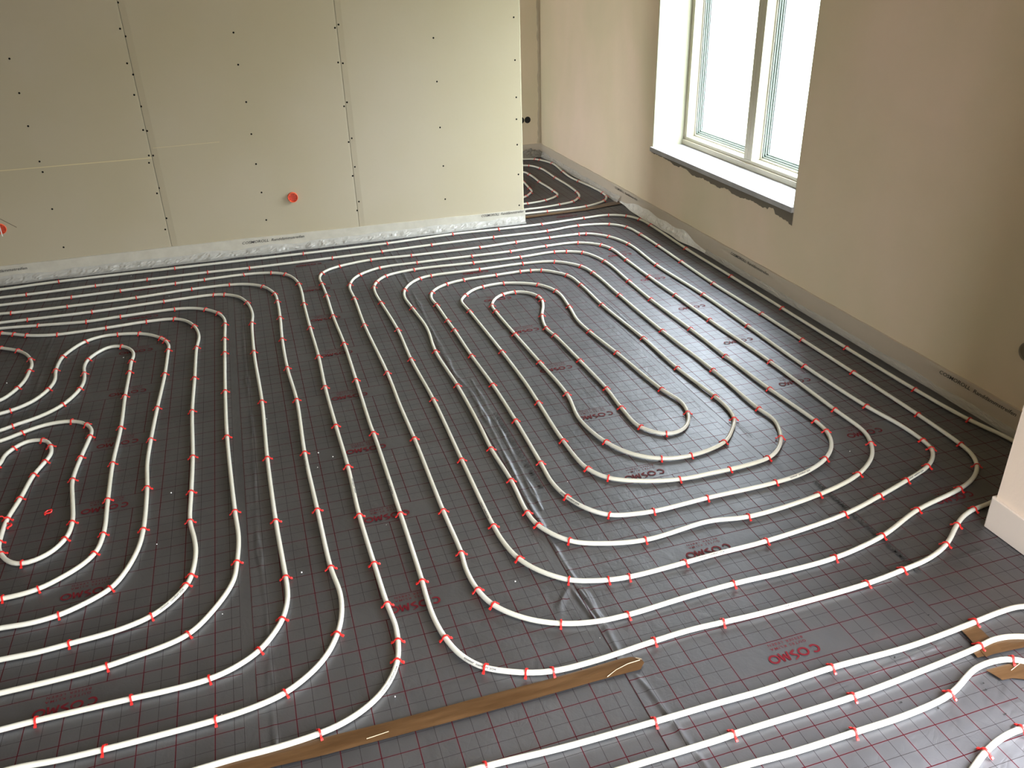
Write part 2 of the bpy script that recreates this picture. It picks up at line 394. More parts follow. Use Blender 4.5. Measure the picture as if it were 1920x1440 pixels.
D_left=[[(-0.285,1.632,0),(-0.184,1.631,0),(-0.069,1.639,1),(-0,1.654,0),(0.074,1.69,0),(0.131,1.74,0),(0.178,1.821,1),(0.189,1.865,0),(0.195,1.903,1),(0.2,1.966,0),(0.192,2.072,1),(0.185,2.285,1),(0.178,2.576,1),(0.183,2.921,1),(0.178,3.272,1),(0.175,3.661,1),(0.182,4.022,1),(0.178,4.421,1),(0.178,4.803,1),(0.183,4.995,0),(0.178,5.171,1),(0.155,5.297,0),(0.112,5.387,1),(0.025,5.452,1),(-0.148,5.486,1),(-0.391,5.481,1),(-0.574,5.478,1),(-0.9,5.47,1),(-1.185,5.463,1),(-1.587,5.479,0)],[(-0.892,1.935,0),(-0.804,1.937,1),(-0.692,1.935,0),(-0.559,1.933,1),(-0.447,1.93,0),(-0.349,1.935,1),(-0.279,1.956,0),(-0.207,2.001,1),(-0.163,2.057,0),(-0.131,2.115,1),(-0.109,2.201,0),(-0.106,2.267,0),(-0.107,2.315,1),(-0.119,2.648,1),(-0.125,3.103,1),(-0.122,3.622,1),(-0.135,4.203,1),(-0.13,4.607,1),(-0.121,4.75,0),(-0.144,4.952,1),(-0.195,5.084,0),(-0.269,5.149,1),(-0.342,5.173,1),(-0.629,5.168,1),(-1.028,5.148,1),(-1.377,5.158,1),(-1.526,5.165,0)],[(-0.948,2.221,0),(-0.85,2.217,0),(-0.755,2.224,1),(-0.623,2.236,0),(-0.528,2.267,1),(-0.467,2.32,0),(-0.423,2.384,1),(-0.409,2.43,1),(-0.397,2.552,0),(-0.405,2.65,0),(-0.421,2.752,1),(-0.421,2.951,1),(-0.421,3.222,1),(-0.432,3.636,1),(-0.428,3.993,1),(-0.425,4.372,1),(-0.415,4.53,0),(-0.442,4.691,1),(-0.494,4.8,0),(-0.555,4.851,1),(-0.707,4.866,1),(-0.919,4.852,1),(-1.17,4.85,1),(-1.245,4.865,0),(-1.336,4.9,1),(-1.411,4.948,1),(-1.481,4.989,1),(-1.535,5.006,0)],[(-1.002,2.52,1),(-0.948,2.521,0),(-0.892,2.532,1),(-0.834,2.566,0),(-0.777,2.611,0),(-0.736,2.671,1),(-0.72,2.779,1),(-0.728,3.005,1),(-0.737,3.28,1),(-0.733,3.588,1),(-0.742,3.906,1),(-0.744,4.18,1),(-0.746,4.316,1),(-0.741,4.399,0),(-0.759,4.477,0),(-0.809,4.545,1),(-0.87,4.564,0),(-0.924,4.513,0),(-0.966,4.425,1),(-0.974,4.335,0),(-0.961,4.246,1),(-0.953,4.16,0),(-0.962,4.07,1),(-1.017,3.925,1),(-1.1,3.838,0),(-1.204,3.786,1),(-1.249,3.757,0)],[(-1.229,3.655,0),(-1.151,3.702,1),(-1.058,3.745,0),(-0.949,3.737,1),(-0.88,3.676,1),(-0.853,3.607,0),(-0.855,3.553,1),(-0.871,3.379,1),(-0.879,3.205,1),(-0.858,3.047,0),(-0.839,2.897,1),(-0.849,2.796,1),(-0.898,2.719,0),(-0.972,2.693,1),(-1.022,2.724,0),(-1.053,2.777,1),(-1.072,2.819,0),(-1.074,2.852,1),(-1.078,2.915,0),(-1.077,3.004,1),(-1.057,3.133,1),(-1.038,3.3,1),(-1.011,3.394,1),(-0.996,3.454,0),(-1.006,3.524,1),(-1.026,3.575,0),(-1.048,3.598,1),(-1.111,3.612,0),(-1.158,3.568,1),(-1.186,3.513,0),(-1.195,3.429,1)],[(-1.469,4.779,0),(-1.436,4.759,1),(-1.343,4.688,1),(-1.285,4.607,0),(-1.257,4.535,1),(-1.237,4.451,0),(-1.238,4.386,1),(-1.239,4.283,0),(-1.258,4.191,1),(-1.286,4.121,0),(-1.313,4.081,0)],[(-1.284,3.933,0),(-1.24,3.95,1),(-1.167,4.006,0),(-1.11,4.121,1),(-1.095,4.221,0),(-1.108,4.34,1),(-1.108,4.436,0),(-1.1,4.513,1),(-1.061,4.61,0),(-1.011,4.687,1),(-0.934,4.73,0),(-0.847,4.729,1),(-0.731,4.694,1),(-0.665,4.645,0),(-0.613,4.581,1),(-0.587,4.53,1),(-0.568,4.458,0),(-0.569,4.391,1),(-0.572,4.094,1),(-0.588,3.728,1),(-0.598,3.432,1),(-0.6,3.233,0),(-0.588,3.04,1),(-0.583,2.759,1),(-0.593,2.645,0),(-0.625,2.528,0),(-0.664,2.453,1),(-0.735,2.404,0),(-0.81,2.372,1),(-0.893,2.362,0),(-0.978,2.37,0)],[(-1.507,5.069,0),(-1.302,5.037,1),(-1.043,4.996,1),(-0.857,5.005,1),(-0.563,5.01,1),(-0.469,4.991,0),(-0.381,4.934,1),(-0.31,4.841,1),(-0.277,4.726,0),(-0.276,4.649,1),(-0.28,4.44,1),(-0.282,4.245,1),(-0.285,3.79,1),(-0.282,3.342,1),(-0.261,2.76,1),(-0.252,2.587,0),(-0.261,2.45,1),(-0.275,2.354,0),(-0.33,2.243,0),(-0.412,2.144,1),(-0.492,2.114,0),(-0.567,2.1,0),(-0.639,2.086,1),(-0.781,2.079,0),(-0.92,2.078,0)],[(-1.556,5.321,0),(-1.491,5.311,1),(-1.185,5.299,1),(-0.793,5.301,1),(-0.469,5.327,1),(-0.24,5.319,1),(-0.129,5.285,0),(-0.038,5.206,1),(0.022,5.046,1),(0.03,4.902,1),(0.028,4.632,1),(0.018,4.316,1),(0.018,3.943,1),(0.034,3.578,1),(0.026,3.09,1),(0.034,2.663,1),(0.042,2.314,1),(0.056,2.176,0),(0.049,2.081,0),(0.024,1.992,1),(-0.035,1.893,0),(-0.142,1.812,1),(-0.229,1.788,0),(-0.332,1.777,1),(-0.475,1.774,0),(-0.614,1.774,1),(-0.736,1.778,0),(-0.823,1.787,0)]]
D_f1=[(0.322,1.399,1),(0.529,1.388,0),(0.789,1.385,1),(0.971,1.385,0),(1.121,1.383,0),(1.349,1.391,1),(1.607,1.386,0),(1.863,1.403,1),(1.976,1.413,0),(2.058,1.409,0),(2.125,1.36,0),(2.17,1.22,0),(2.18,0.9,0),(2.18,0,0)]
D_f2=[(0.661,1.28,0),(0.942,1.28,0),(0.967,1.282,1),(1.337,1.284,1),(1.619,1.302,0),(1.799,1.319,1),(1.872,1.329,0),(1.955,1.309,0),(2.03,1.25,0),(2.07,1.11,0),(2.075,0.8,0),(2.075,0,0)]
D_f3=[(0.919,1.191,0),(1.088,1.184,0),(1.266,1.185,1),(1.438,1.187,0),(1.592,1.205,1),(1.73,1.258,0),(1.805,1.261,0),(1.853,1.25,1),(1.95,1.15,0),(1.965,1,0),(1.965,0.8,0),(1.965,0,0)]
D_f4=[(1.476,1.001,0),(1.538,1.028,1),(1.612,1.049,0),(1.681,1.054,1),(1.78,1.04,0),(1.84,0.93,0),(1.85,0.8,0),(1.85,0,0)]
D_back=[[(2.597,7.95,0),(2.707,7.905,1),(2.742,7.85,1),(2.8,7.659,1),(2.773,7.297,1),(2.76,7.058,0),(2.776,6.901,1),(2.803,6.681,0),(2.812,6.448,1),(2.794,6.33,1),(2.72,6.216,1),(2.523,6.123,1),(2.189,6.109,1),(2,6.113,0)],[(2.506,7.696,0),(2.568,7.66,1),(2.627,7.509,1),(2.635,7.323,0),(2.629,7.11,1),(2.636,6.849,0),(2.622,6.561,1),(2.596,6.439,0),(2.554,6.371,1),(2.475,6.293,1),(2.342,6.255,1),(2.183,6.229,0),(2.034,6.227,0)],[(2.424,7.447,0),(2.452,7.317,1),(2.454,7.177,0),(2.446,7.024,1),(2.453,6.819,0),(2.452,6.665,1),(2.444,6.549,0),(2.41,6.505,1),(2.281,6.419,1),(2.119,6.386,1),(2.08,6.386,0)],[(2.312,7.096,0),(2.314,7.072,1),(2.291,6.843,1),(2.277,6.741,0),(2.249,6.693,1),(2.18,6.605,1),(2.148,6.581,0)]]
D_screws=[(-0.589,1.634),(-0.61,1.49),(-0.589,1.446),(-0.614,1.293),(-0.594,1.226),(-0.614,1.107),(-0.589,1.035),(-0.608,0.892),(-0.586,0.884),(-0.608,0.731),(-0.582,0.728),(-0.617,0.685),(-0.591,0.516),(-0.61,0.484),(-0.586,0.312),(-0.609,0.238),(0.043,1.436),(0.039,1.246),(0.05,1.016),(0.049,0.812),(0.047,0.615),(0.052,0.421),(0.053,0.228),(-1.252,1.357),(-1.252,1.162),(-1.255,0.968),(-1.248,0.752),(-1.247,0.686),(-1.253,0.449),(-1.25,0.193),(0.703,1.451),(0.677,1.433),(0.672,1.222),(0.703,1.215),(0.678,0.943),(0.701,0.967),(0.681,0.706),(0.706,0.729),(0.682,0.473),(0.705,0.533),(0.686,0.225),(0.706,0.287),(1.325,1.339),(1.33,1.059),(1.331,0.751),(1.337,0.48),(1.335,0.238),(1.897,1.441),(1.899,1.165),(1.902,0.915),(1.9,0.763),(1.901,0.582),(1.905,0.364),(1.906,0.13)]
D_crumbs=[(-0.054,2.332),(-0.312,2.212),(0.066,2.975),(0.019,3.602),(0.081,3.086),(0.135,3.035),(-0.498,2.987),(-0.533,2.663),(-0.11,3.462),(-0.317,1.796),(0.148,1.703),(0.984,2.532),(2.141,2.345),(-0.793,4.405),(-0.604,5.271),(-0.863,5.765),(-1.326,4.293),(0.613,2.048)]
D_holes=[(1.714,1.212),(1.687,1.109),(1.55,1.371),(1.455,1.231),(1.765,1.479),(1.533,1.183),(1.084,1.232),(1.686,1.076),(1.703,1.192)]
D_looseclips=[(-0.939,3.008),(-1.069,2.954),(-1.092,2.986)]
PIPE_TXT_C = [((0.412, 1.732), False), ((1.272, 1.945), False), ((1.846, 2.26), False), ((2.245, 2.107), False), ((1.368, 1.668), False), ((0.941, 2.416), False), ((1.11, 2.761), False), ((0.615, 2.444), False), ((0.325, 2.714), False)]
PIPE_TXT_L = [((0.143, 1.761), False), ((-0.467, 2.326), False), ((0.188, 2.764), False), ((0.024, 3.026), False)]

# ------------------------------------------------------------------ room shell
XR, YB, YF, ZC = 2.85, 8.11, 5.957, 2.62          # right wall, far wall, core face of the board wall, ceiling
XL, YN = -3.9, -1.2

floor = MB().box(XL - .2, 3.2, YN - .3, YB + .2, -0.2, -0.0075).build('floor', mat('floor_insulation_board', (0.3, 0.3, 0.3), 0.8))
tag(floor, 'floor laid out with grey printed foil sheets', kind='structure')
ceil = MB().box(XL - .2, 3.2, YN - .3, YB + .2, ZC, ZC + .15).build('ceiling', M_ceil)
tag(ceil, kind='structure')

WY0, WY1, WZ0, WZ1 = 3.888, 5.652, 0.51, 2.32
b = MB()
b.box(XR, 3.24, 1.36, WY0, -.01, ZC); b.box(XR, 3.24, WY1, YB, -.01, ZC)
b.box(XR, 3.24, WY0, WY1, -.01, WZ0); b.box(XR, 3.24, WY0, WY1, WZ1, ZC)
wr = b.build('wall_right', M_plaster); tag(wr, kind='structure')
# pale plastered reveals of the window opening
b = MB()
b.box(XR + .002, 3.10, WY1 - .008, WY1 + .001, WZ0 + .03, WZ1); b.box(XR + .002, 3.10, WY0 - .001, WY0 + .006, WZ0 + .03, WZ1)
b.box(XR + .002, 3.10, WY0, WY1, WZ1 - .008, WZ1 + .001)
tag(b.build('reveal', M_reveal, wr), 'pale green-white plaster reveal of window opening')

wb = MB().box(-2.2, 3.24, YB, YB + .2, -.01, ZC).build('wall_far', M_plaster); tag(wb, kind='structure')
b = MB()
y0, y1, z0, z1 = BACKW
b.box(.68, .88, YF + .1, y0, -.01, ZC); b.box(.68, .88, y1, YB, -.01, ZC); b.box(.68, .88, y0, y1, -.01, z0); b.box(.68, .88, y0, y1, z1, ZC)
tag(b.build('wall_alcove', M_plaster), kind='structure')
tag(MB().box(XL - .2, XL, YN, YF, -.01, ZC).build('wall_left', M_left), kind='structure')
x0, x1, z0, z1 = REAR
b = MB()
b.box(XL, x0, YN - .2, YN, -.01, ZC); b.box(x1, 3.2, YN - .2, YN, -.01, ZC); b.box(x0, x1, YN - .2, YN, z1, ZC)
tag(b.build('wall_rear', M_plaster), kind='structure')

# solid wall block at the right edge
PX, PY = 2.276, 1.768
b = MB().box(PX, XR + .05, 1.35, PY, -.01, ZC)
y0, y1, z0, z1 = PIERW
b.box(PX, 2.56, YN, y0, -.01, ZC); b.box(PX, 2.56, y1, 1.35, -.01, ZC); b.box(PX, 2.56, y0, y1, -.01, z0); b.box(PX, 2.56, y0, y1, z1, ZC)
wp = b.build('wall_pier', M_plaster_pale)
tag(wp, kind='structure')

# board wall: stud core, gypsum panels, screws
core = MB().box(XL, 1.930, YF, YF + .10, 0.001, ZC).build('wall_back', M_core)
tag(core, kind='structure')
panels = []


def panel(xa, xb, za, zb, taper=True, face=5.945):
    # tapered long edges, thickness 12.5 mm
    t = .0032; w = .040
    xs = [xa + .0026, xa + w, xb - .012, xb - .0012]
    yy = [face + t, face, face, face + .0008] if taper else [face] * 4
    v = []; f = []
    for z in (za + .0006, zb - .0006):
        for x, y in zip(xs, yy): v.append((x, y, z))
        for x in xs: v.append((x, YF - .0002, z))
    for i in range(3): f.append((i, i + 1, 8 + i + 1, 8 + i))
    for i in range(3): f.append((4 + i + 1, 4 + i, 12 + i, 12 + i + 1))
    f += [(0, 8, 12, 4), (3, 7, 15, 11)]
    for i in range(3):
        f.append((i, 4 + i, 5 + i, i + 1)); f.append((8 + i, 8 + i + 1, 12 + i + 1, 12 + i))
    o = mesh_obj('panel', v, f, M_board, core)
    panels.append((xa, xb, za, zb, o))
    return o


panel(0.689, 1.935, .003, ZC)
panel(-0.592, 0.689, .003, ZC)
panel(-1.84, -0.592, .003, .716); panel(-1.84, -0.592, .716, ZC)
panel(-3.09, -1.84, .003, ZC); panel(XL, -3.09, .003, ZC)
tag(MB().box(1.9352, 1.9420, 5.9455, YF + .1, .003, ZC).build('edge_trim', M_paper, core), 'light paper edge on the open end of the board wall')
# screw heads: recessed dark dots, children of the panel they fix
sm = bpy.data.meshes.new('screw')
v = [(0, -.0012, 0)] + [(.0062 * math.cos(a * math.pi / 5), 0, .0062 * math.sin(a * math.pi / 5)) for a in range(10)] + [(.0062 * math.cos(a * math.pi / 5), .004, .0062 * math.sin(a * math.pi / 5)) for a in range(10)]
f = [(0, 1 + (a + 1) % 10, 1 + a) for a in range(10)] + [(1 + a, 1 + (a + 1) % 10, 11 + (a + 1) % 10, 11 + a) for a in range(10)]
sm.from_pydata(v, [], f); sm.materials.append(M_screw)
SC = list(D_screws)
for x in (-.6, -.58, .677, .70, 1.915, .05, 1.3, -1.2): SC += [(x, z) for z in (1.72, 1.95, 2.2, 2.45)]
for x, z in SC:
    for xa, xb, za, zb, po in panels:
        if xa <= x < xb and za <= z < zb:
            o = bpy.data.objects.new('screw', sm); link(o, po)
            fy = 5.945 + .0032 * max(0, 1 - (x - xa) / .040)
            o.location = (x, fy - .0002, z)
            break
# pencil and cut lines on the boards
def seg_box(name, p, q, w, m, parent, y=5.9445):
    (xa, za), (xb, zb) = p, q
    d = Vector((xb - xa, 0, zb - za)); n = Vector((-d.z, 0, d.x)).normalized() * w / 2
    v = [];
    for P in ((xa, za), (xb, zb)):
        for s_ in (-1, 1):
            for yy in (y, y + .001): v.append((P[0] + s_ * n.x, yy, P[1] + s_ * n.z))
    f = [(0, 2, 6, 4), (1, 5, 7, 3), (0, 1, 3, 2), (4, 6, 7, 5), (0, 4, 5, 1), (2, 3, 7, 6)]
    return mesh_obj(name, v, f, m, parent)


seg_box('board_joint', (-1.84, .7165), (-.5935, .7150), .0052, M_line, core)
tag(seg_box('pencil_line', (-.575, .775), (-.16, .779), .0022, M_line, panels[1][4]), 'faint yellow pencil line')
tag(seg_box('cut_line', (-1.66, .50), (-1.485, .355), .004, M_cut, panels[2][4]), 'dark scored cut line')

# orange junction boxes and black socket boxes -------------------------------------------------
def junction_box(name, loc, axis, rim, inner, label, cat, R=.0345, proud=.014, depth=.03, tabs=True, group=None):
    root = empty(name, loc); tag(root, label, cat, group or ('orange electrical boxes in the board wall' if rim is M_orange else 'socket boxes in the plaster walls'))
    if axis == 'x': root.rotation_euler = (0, 0, -R90)
    n = 32
    def circ(r, y): return [(r * math.cos(2 * math.pi * i / n), y, r * math.sin(2 * math.pi * i / n)) for i in range(n)]
    b = MB(); b.ring([circ(R, .004), circ(R, -proud + .002), circ(R - .0012, -proud), circ(R - .0042, -proud), circ(R - .0048, -proud + .002), circ(R - .006, -.0006)], cap=False)
    b.build('rim', rim, root, smooth=True)
    b = MB()
    k = len(b.v); b.v += circ(R - .0055, -.0008); b.f.append(tuple(range(k, k + n)))
    b.build('inside', inner, root)
    if tabs:
        for a in (45, 135, 225, 315):
            c, s_ = math.cos(math.radians(a)), math.sin(math.radians(a))
            t = MB(); cx, cz = c * (R - .009), s_ * (R - .009)
            t.ring([[(cx + .0042 * math.cos(q * math.pi / 4), yy, cz + .0042 * math.sin(q * math.pi / 4)) for q in range(8)] for yy in (.001, -proud + .003)])
            t.build('screw_boss', rim, root)
    return root


M_orange_in = mat('orange_box_inside', (0.60, 0.06, 0.025), 0.5)
junction_box('junction_box', (.2535, 5.945, .3685), 'y', M_orange, M_orange_in, 'round orange electrical box in the middle of the drywall, low above the floor', 'electrical box', proud=.02)
junction_box('junction_box', (-1.578, 5.945, .357), 'y', M_orange, M_orange_in, 'orange electrical box cut off by the left picture edge, with white cable stub', 'electrical box', proud=.008)
seg_box('cable_stub', (-1.577, .31), (-1.577, .395), .006, M_white, bpy.data.objects['junction_box.001'], 0)
cs = bpy.data.objects['cable_stub']; cs.matrix_parent_inverse = Matrix(); cs.location = (1.578, -.012, -.357)
for x, l in ((2.640, 'black round socket box in the far wall, half hidden by the board wall edge'), (2.707, 'black round socket box in the far wall, right one, beside the corner')):
    junction_box('socket_box', (x, YB, .353), 'y', M_black, M_dark, l, 'socket box', R=.032, proud=.002, tabs=False)
junction_box('socket_box', (XR, 2.262, .366), 'x', mat('grey_box_rim', (.3, .28, .22), .8), mat('brown_box_inside', (.20, .17, .12), .8), 'greyish socket box in the right wall at the right picture edge', 'socket box', R=.04, proud=.006, tabs=False)

# ------------------------------------------------------------------ window
win = empty('window_1', (3.10, 4.77, .54)); tag(win, 'white casement window with two sashes in right wall', kind='structure')
FX = 3.10
def wbox(b, x0, x1, y0, y1, z0, z1): b.box(x0 - 3.10, x1 - 3.10, y0 - 4.77, y1 - 4.77, z0 - .54, z1 - .54)


ya, yb_, za, zb = WY0 + .006, WY1 - .008, .545, WZ1 - .008
b = MB()
wbox(b, FX, 3.215, ya, ya + .040, za, zb); wbox(b, FX, 3.215, yb_ - .040, yb_, za, zb)
wbox(b, FX, 3.215, ya + .045, yb_ - .045, zb - .045, zb)
wbox(b, FX, 3.215, ya + .045, yb_ - .045, za, za + .055)
tag(b.build('window_frame', M_frame, win, bevel=.003), 'cream outer frame')
b = MB(); wbox(b, FX - .012, FX, ya, yb_, za - .003, za + .032); b.build('bottom_trim', M_frame, win, bevel=.003)
b = MB(); wbox(b, FX - .001, 3.20, 4.733, 4.778, za + .055, zb - .045); wbox(b, FX - .001, 3.20, 4.7795, 4.823, za + .055, zb - .045)
b.build('mullion', M_frame, win, bevel=.002)
for (sa, sb) in ((ya + .041, 4.732), (4.824, yb_ - .041)):
    s0, s1 = sa, sb; q0, q1 = za + .056, zb - .046
    b = MB()
    wbox(b, 3.165, 3.20, s0, s0 + .012, q0, q1); wbox(b, 3.165, 3.20, s1 - .012, s1, q0, q1)
    wbox(b, 3.165, 3.20, s0 + .012, s1 - .012, q0, q0 + .012); wbox(b, 3.165, 3.20, s0 + .012, s1 - .012, q1 - .012, q1)
    bd = MB()
    for st, xx in ((.010, (3.170, 3.178)), (.020, (3.180, 3.188)), (.030, (3.190, 3.198))):
        for yy0, yy1 in ((s0 + .012, s0 + .012 + st), (s1 - .012 - st, s1 - .012)): wbox(bd, xx[0], 3.205, yy0, yy1, q0 + .012, q1 - .012)
        wbox(bd, xx[0], 3.205, s0 + .012, s1 - .012, q0 + .012, q0 + .012 + st)
    sash = b.build('sash', M_sash, win, bevel=.0015, seg=1)
    bd.build('glazing_bead', M_bead, sash)
    b = MB()
    for yy0, yy1, x_ in ((s1 - .0145, s1 - .0120, 3.1690), (s1 - .0240, s1 - .0220, 3.1792), (s1 - .0340, s1 - .0320, 3.1892), (s1 - .0450, s1 - .0420, 3.1960)):
        wbox(b, x_, 3.2000, yy0, yy1, q0 + .022, q1 - .022)
    b.build('gasket', M_gasket, sash)
    b = MB(); wbox(b, 3.199, 3.203, s0 + .02, s1 - .02, q0 + .02, q1 - .02)
    b.build('glass', M_glass, sash)

# sill slab with ragged mortar below
sill = empty('window_sill', (2.97, 4.77, .54)); tag(sill, 'grey stone window sill under the window, ragged mortar hanging from its front edge', 'window sill')
MB().box(-.137, .13, -.888, .888, -.032, 0).build('slab', M_sill, sill, bevel=.003)
rr = random.Random(3)
v = []; f = []; n = 150
lo = 0
for i in range(n + 1):
    t = i / n; y = .888 - 1.776 * t
    base = .008 + .030 * min(1, max(0, (t - .08) / .45)) + (.018 if .9 < t else 0) - (.012 if .86 < t < .9 else 0)
    lo += rr.uniform(-.006, .006); lo *= .78
    d = max(.002, base + lo + .004 * math.sin(t * 40) + (.014 if t > .985 else 0))
    v += [(-.124, y, -.031), (-.124, y, -.033 - d), (-.1195, y, -.036 - d * .97), (-.1195, y, -.031)]
for i in range(n):
    a = i * 4
    for j in range(3): f.append((a + j, a + j + 1, a + 4 + j + 1, a + 4 + j))
f += [(0, 1, 2, 3), (4 * n + 3, 4 * n + 2, 4 * n + 1, 4 * n)]
tag(mesh_obj('mortar', v, f, M_mortar, sill), 'dark ragged mortar edge')

# ------------------------------------------------------------------ foil sheets
DEFR = [
    ([(.845, 5.9), (.841, 5.06), (.818, 4.32), (.800, 3.6), (.826, 3.42), (.822, 3.05), (.809, 2.73), (.797, 2.45), (.80, 2.1), (.812, 1.75), (.806, 1.62), (.829, 1.5), (.845, 1.33), (.87, 1.1), (.9, .6)], .0065, .011),
    ([(.862, 3.5), (.855, 3.0), (.84, 2.7), (.83, 2.4)], .004, .009),
    ([(.775, 1.975), (.715, 1.90), (.684, 1.83)], .005, .012),
    ([(.775, 1.975), (.783, 1.885), (.792, 1.79)], .007, .009),
    ([(-.17, 5.3), (-.185, 4.2), (-.175, 3.3), (-.19, 2.6), (-.178, 2.2), (-.185, 1.8), (-.18, 1.4)], .004, .010),
    ([(-1.19, 5.6), (-1.2, 4.8), (-1.16, 3.9), (-1.19, 3.0)], .005, .014),
    ([(-1.0, 5.5), (-.985, 5.0)], .003, .03),
    ([(1.775, 5.8), (1.80, 5.0), (1.825, 4.3), (1.84, 3.6), (1.85, 3.1), (1.83, 2.6)], .003, .006),
    ([(1.86, 4.9), (1.87, 4.2), (1.86, 3.5)], .002, .006),
    ([(1.72, 1.655), (1.873, 1.676), (2.06, 1.668), (2.27, 1.681)], .003, .006),
    ([(1.283, 1.337), (1.397, 1.350), (1.544, 1.358), (1.70, 1.369)], .0055, .007),
    ([(1.32, 1.325), (1.45, 1.340), (1.6, 1.350)], .003, .006),
    ([(2.5, 5.85), (2.65, 5.4), (2.7, 4.9)], .003, .02),
    ([(.60, 1.62), (.70, 1.55)], .003, .01), ([(.30, 1.70), (.42, 1.66), (.52, 1.60)], .003, .008),
]
for cx, cy, k in ((.775, 1.975, 5), (1.71, 1.14, 7), (1.86, 1.06, 6), (-.10, 1.62, 4), (.96, 2.08, 5), (.38, 1.93, 4)):
    for j in range(k):
        a = j * 6.28 / k + cx * 3; L = .05 + .03 * ((j * 37) % 5) / 5
        DEFR.append(([(cx + .012 * math.cos(a), cy + .012 * math.sin(a)), (cx + L * math.cos(a), cy + L * math.sin(a))], .0022, .0045))


def foil_height(X, Y):
    Z = np.zeros_like(X)
    for pl, A, w in DEFR:
        A = A * 1.35; w = w * .72
        for (ax, ay), (bx, by) in zip(pl[:-1], pl[1:]):
            m = (X > min(ax, bx) - 4 * w) & (X < max(ax, bx) + 4 * w) & (Y > min(ay, by) - 4 * w) & (Y < max(ay, by) + 4 * w)
            if not m.any(): continue
            px, py = X[m] - ax, Y[m] - ay; dx, dy = bx - ax, by - ay; L2 = dx * dx + dy * dy
            t = np.clip((px * dx + py * dy) / L2, 0, 1)
            wob = .35 * w * np.sin(Y[m] * 31 + X[m] * 17) + .5 * w * np.sin(Y[m] * 9.3)
            d = np.hypot(px - t * dx, py - t * dy) + wob * (abs(dy) > .3)
            am = A * (.65 + .35 * np.sin(Y[m] * 13.7 + A * 900)) * (.75 + .25 * np.sin(Y[m] * 47))
            Z[m] = np.maximum(Z[m], am * np.exp(-(d / w) ** 2))
    Z += .0007 * np.sin(X * 23 + Y * 3) * np.sin(Y * 19 + X * 5)
    return Z


def foil_sheet(x0, y0, x1, ya, yb, label, lift):
    xs = [0.0]
    while xs[-1] < x1 - x0:
        x = xs[-1]; gx = x0 + x
        fine = (x < .11 or x > .93)
        xs.append(x + (.0035 if fine else .014))
    xs = np.array(xs); ys = [ya]
    while ys[-1] < yb:
        ys.append(ys[-1] + (.008 if 1.0 < ys[-1] < 2.4 else .02 if ys[-1] < 4 else .04))
    ys = np.array(ys)
    X, Y = np.meshgrid(x0 + xs, ys)
    Z = foil_height(X, Y) + lift
    if 1: Z = Z + .0012 * np.exp(-((X - x0) / .02) ** 2)
    nx, ny = len(xs), len(ys)
    co = np.stack([X - x0, Y - y0, Z], -1).reshape(-1, 3)
    i = np.arange(nx * ny).reshape(ny, nx)
    q = np.stack([i[:-1, :-1], i[:-1, 1:], i[1:, 1:], i[1:, :-1]], -1).reshape(-1, 4)
    me = bpy.data.meshes.new('foil_sheet')
    me.vertices.add(len(co)); me.vertices.foreach_set('co', co.ravel())
    me.loops.add(q.size); me.loops.foreach_set('vertex_index', q.ravel())
    me.polygons.add(len(q)); me.polygons.foreach_set('loop_start', np.arange(0, q.size, 4)); me.polygons.foreach_set('use_smooth', np.ones(len(q), bool))
    me.update(calc_edges=True); me.validate()
    me.materials.append(M_foil)
    o = bpy.data.objects.new('foil_sheet', me); link(o, floor); o.location = (x0, y0, -.002)
    o.pass_index = 11 if abs(x0 + .222) < .01 else 0
    tag(o, label)
    return o


SHEETS = [(-4.25, 1.44), (-3.245, 1.49), (-2.24, 1.40), (-1.235, 1.436), (-.222, 1.517), (.790, 1.444), (1.797, 1.415)]
LB = ['grey foil sheet along the left wall', 'grey foil sheet, second from the left wall', 'grey foil sheet, third from the left wall',
      'grey foil sheet under the left pipe loops, its seam running to the board wall', 'grey foil sheet between the left loops and the seam with the raised crease',
      'grey foil sheet under the innermost loops of the middle spiral', 'grey foil sheet along the right wall']
foils = []
for i, (x0, y0) in enumerate(SHEETS):
    xe = SHEETS[i + 1][0] + .012 if i + 1 < len(SHEETS) else 2.86
    fs = foil_sheet(x0, y0, xe, YN, 8.12, LB[i], .0004 * (i % 2)); foils.append(fs)

# logo print ----------------------------------------------------------------------------
def text_geo(s, size, spacing=1.0, bold=0.0, sx_=1.0, shear=0.0, align='CENTER'):
    c = bpy.data.curves.new('t', 'FONT'); c.body = s; c.size = size; c.align_x = align; c.align_y = 'CENTER'; c.space_character = spacing
    c.offset = bold; c.shear = shear; c.resolution_u = 2
    o = bpy.data.objects.new('t', c); COL.objects.link(o)
    me = o.to_mesh(); v = [(p.co.x * sx_, p.co.y) for p in me.vertices]; f = [tuple(p.vertices) for p in me.polygons]
    o.to_mesh_clear(); bpy.data.objects.remove(o); bpy.data.curves.remove(c)
    return v, f


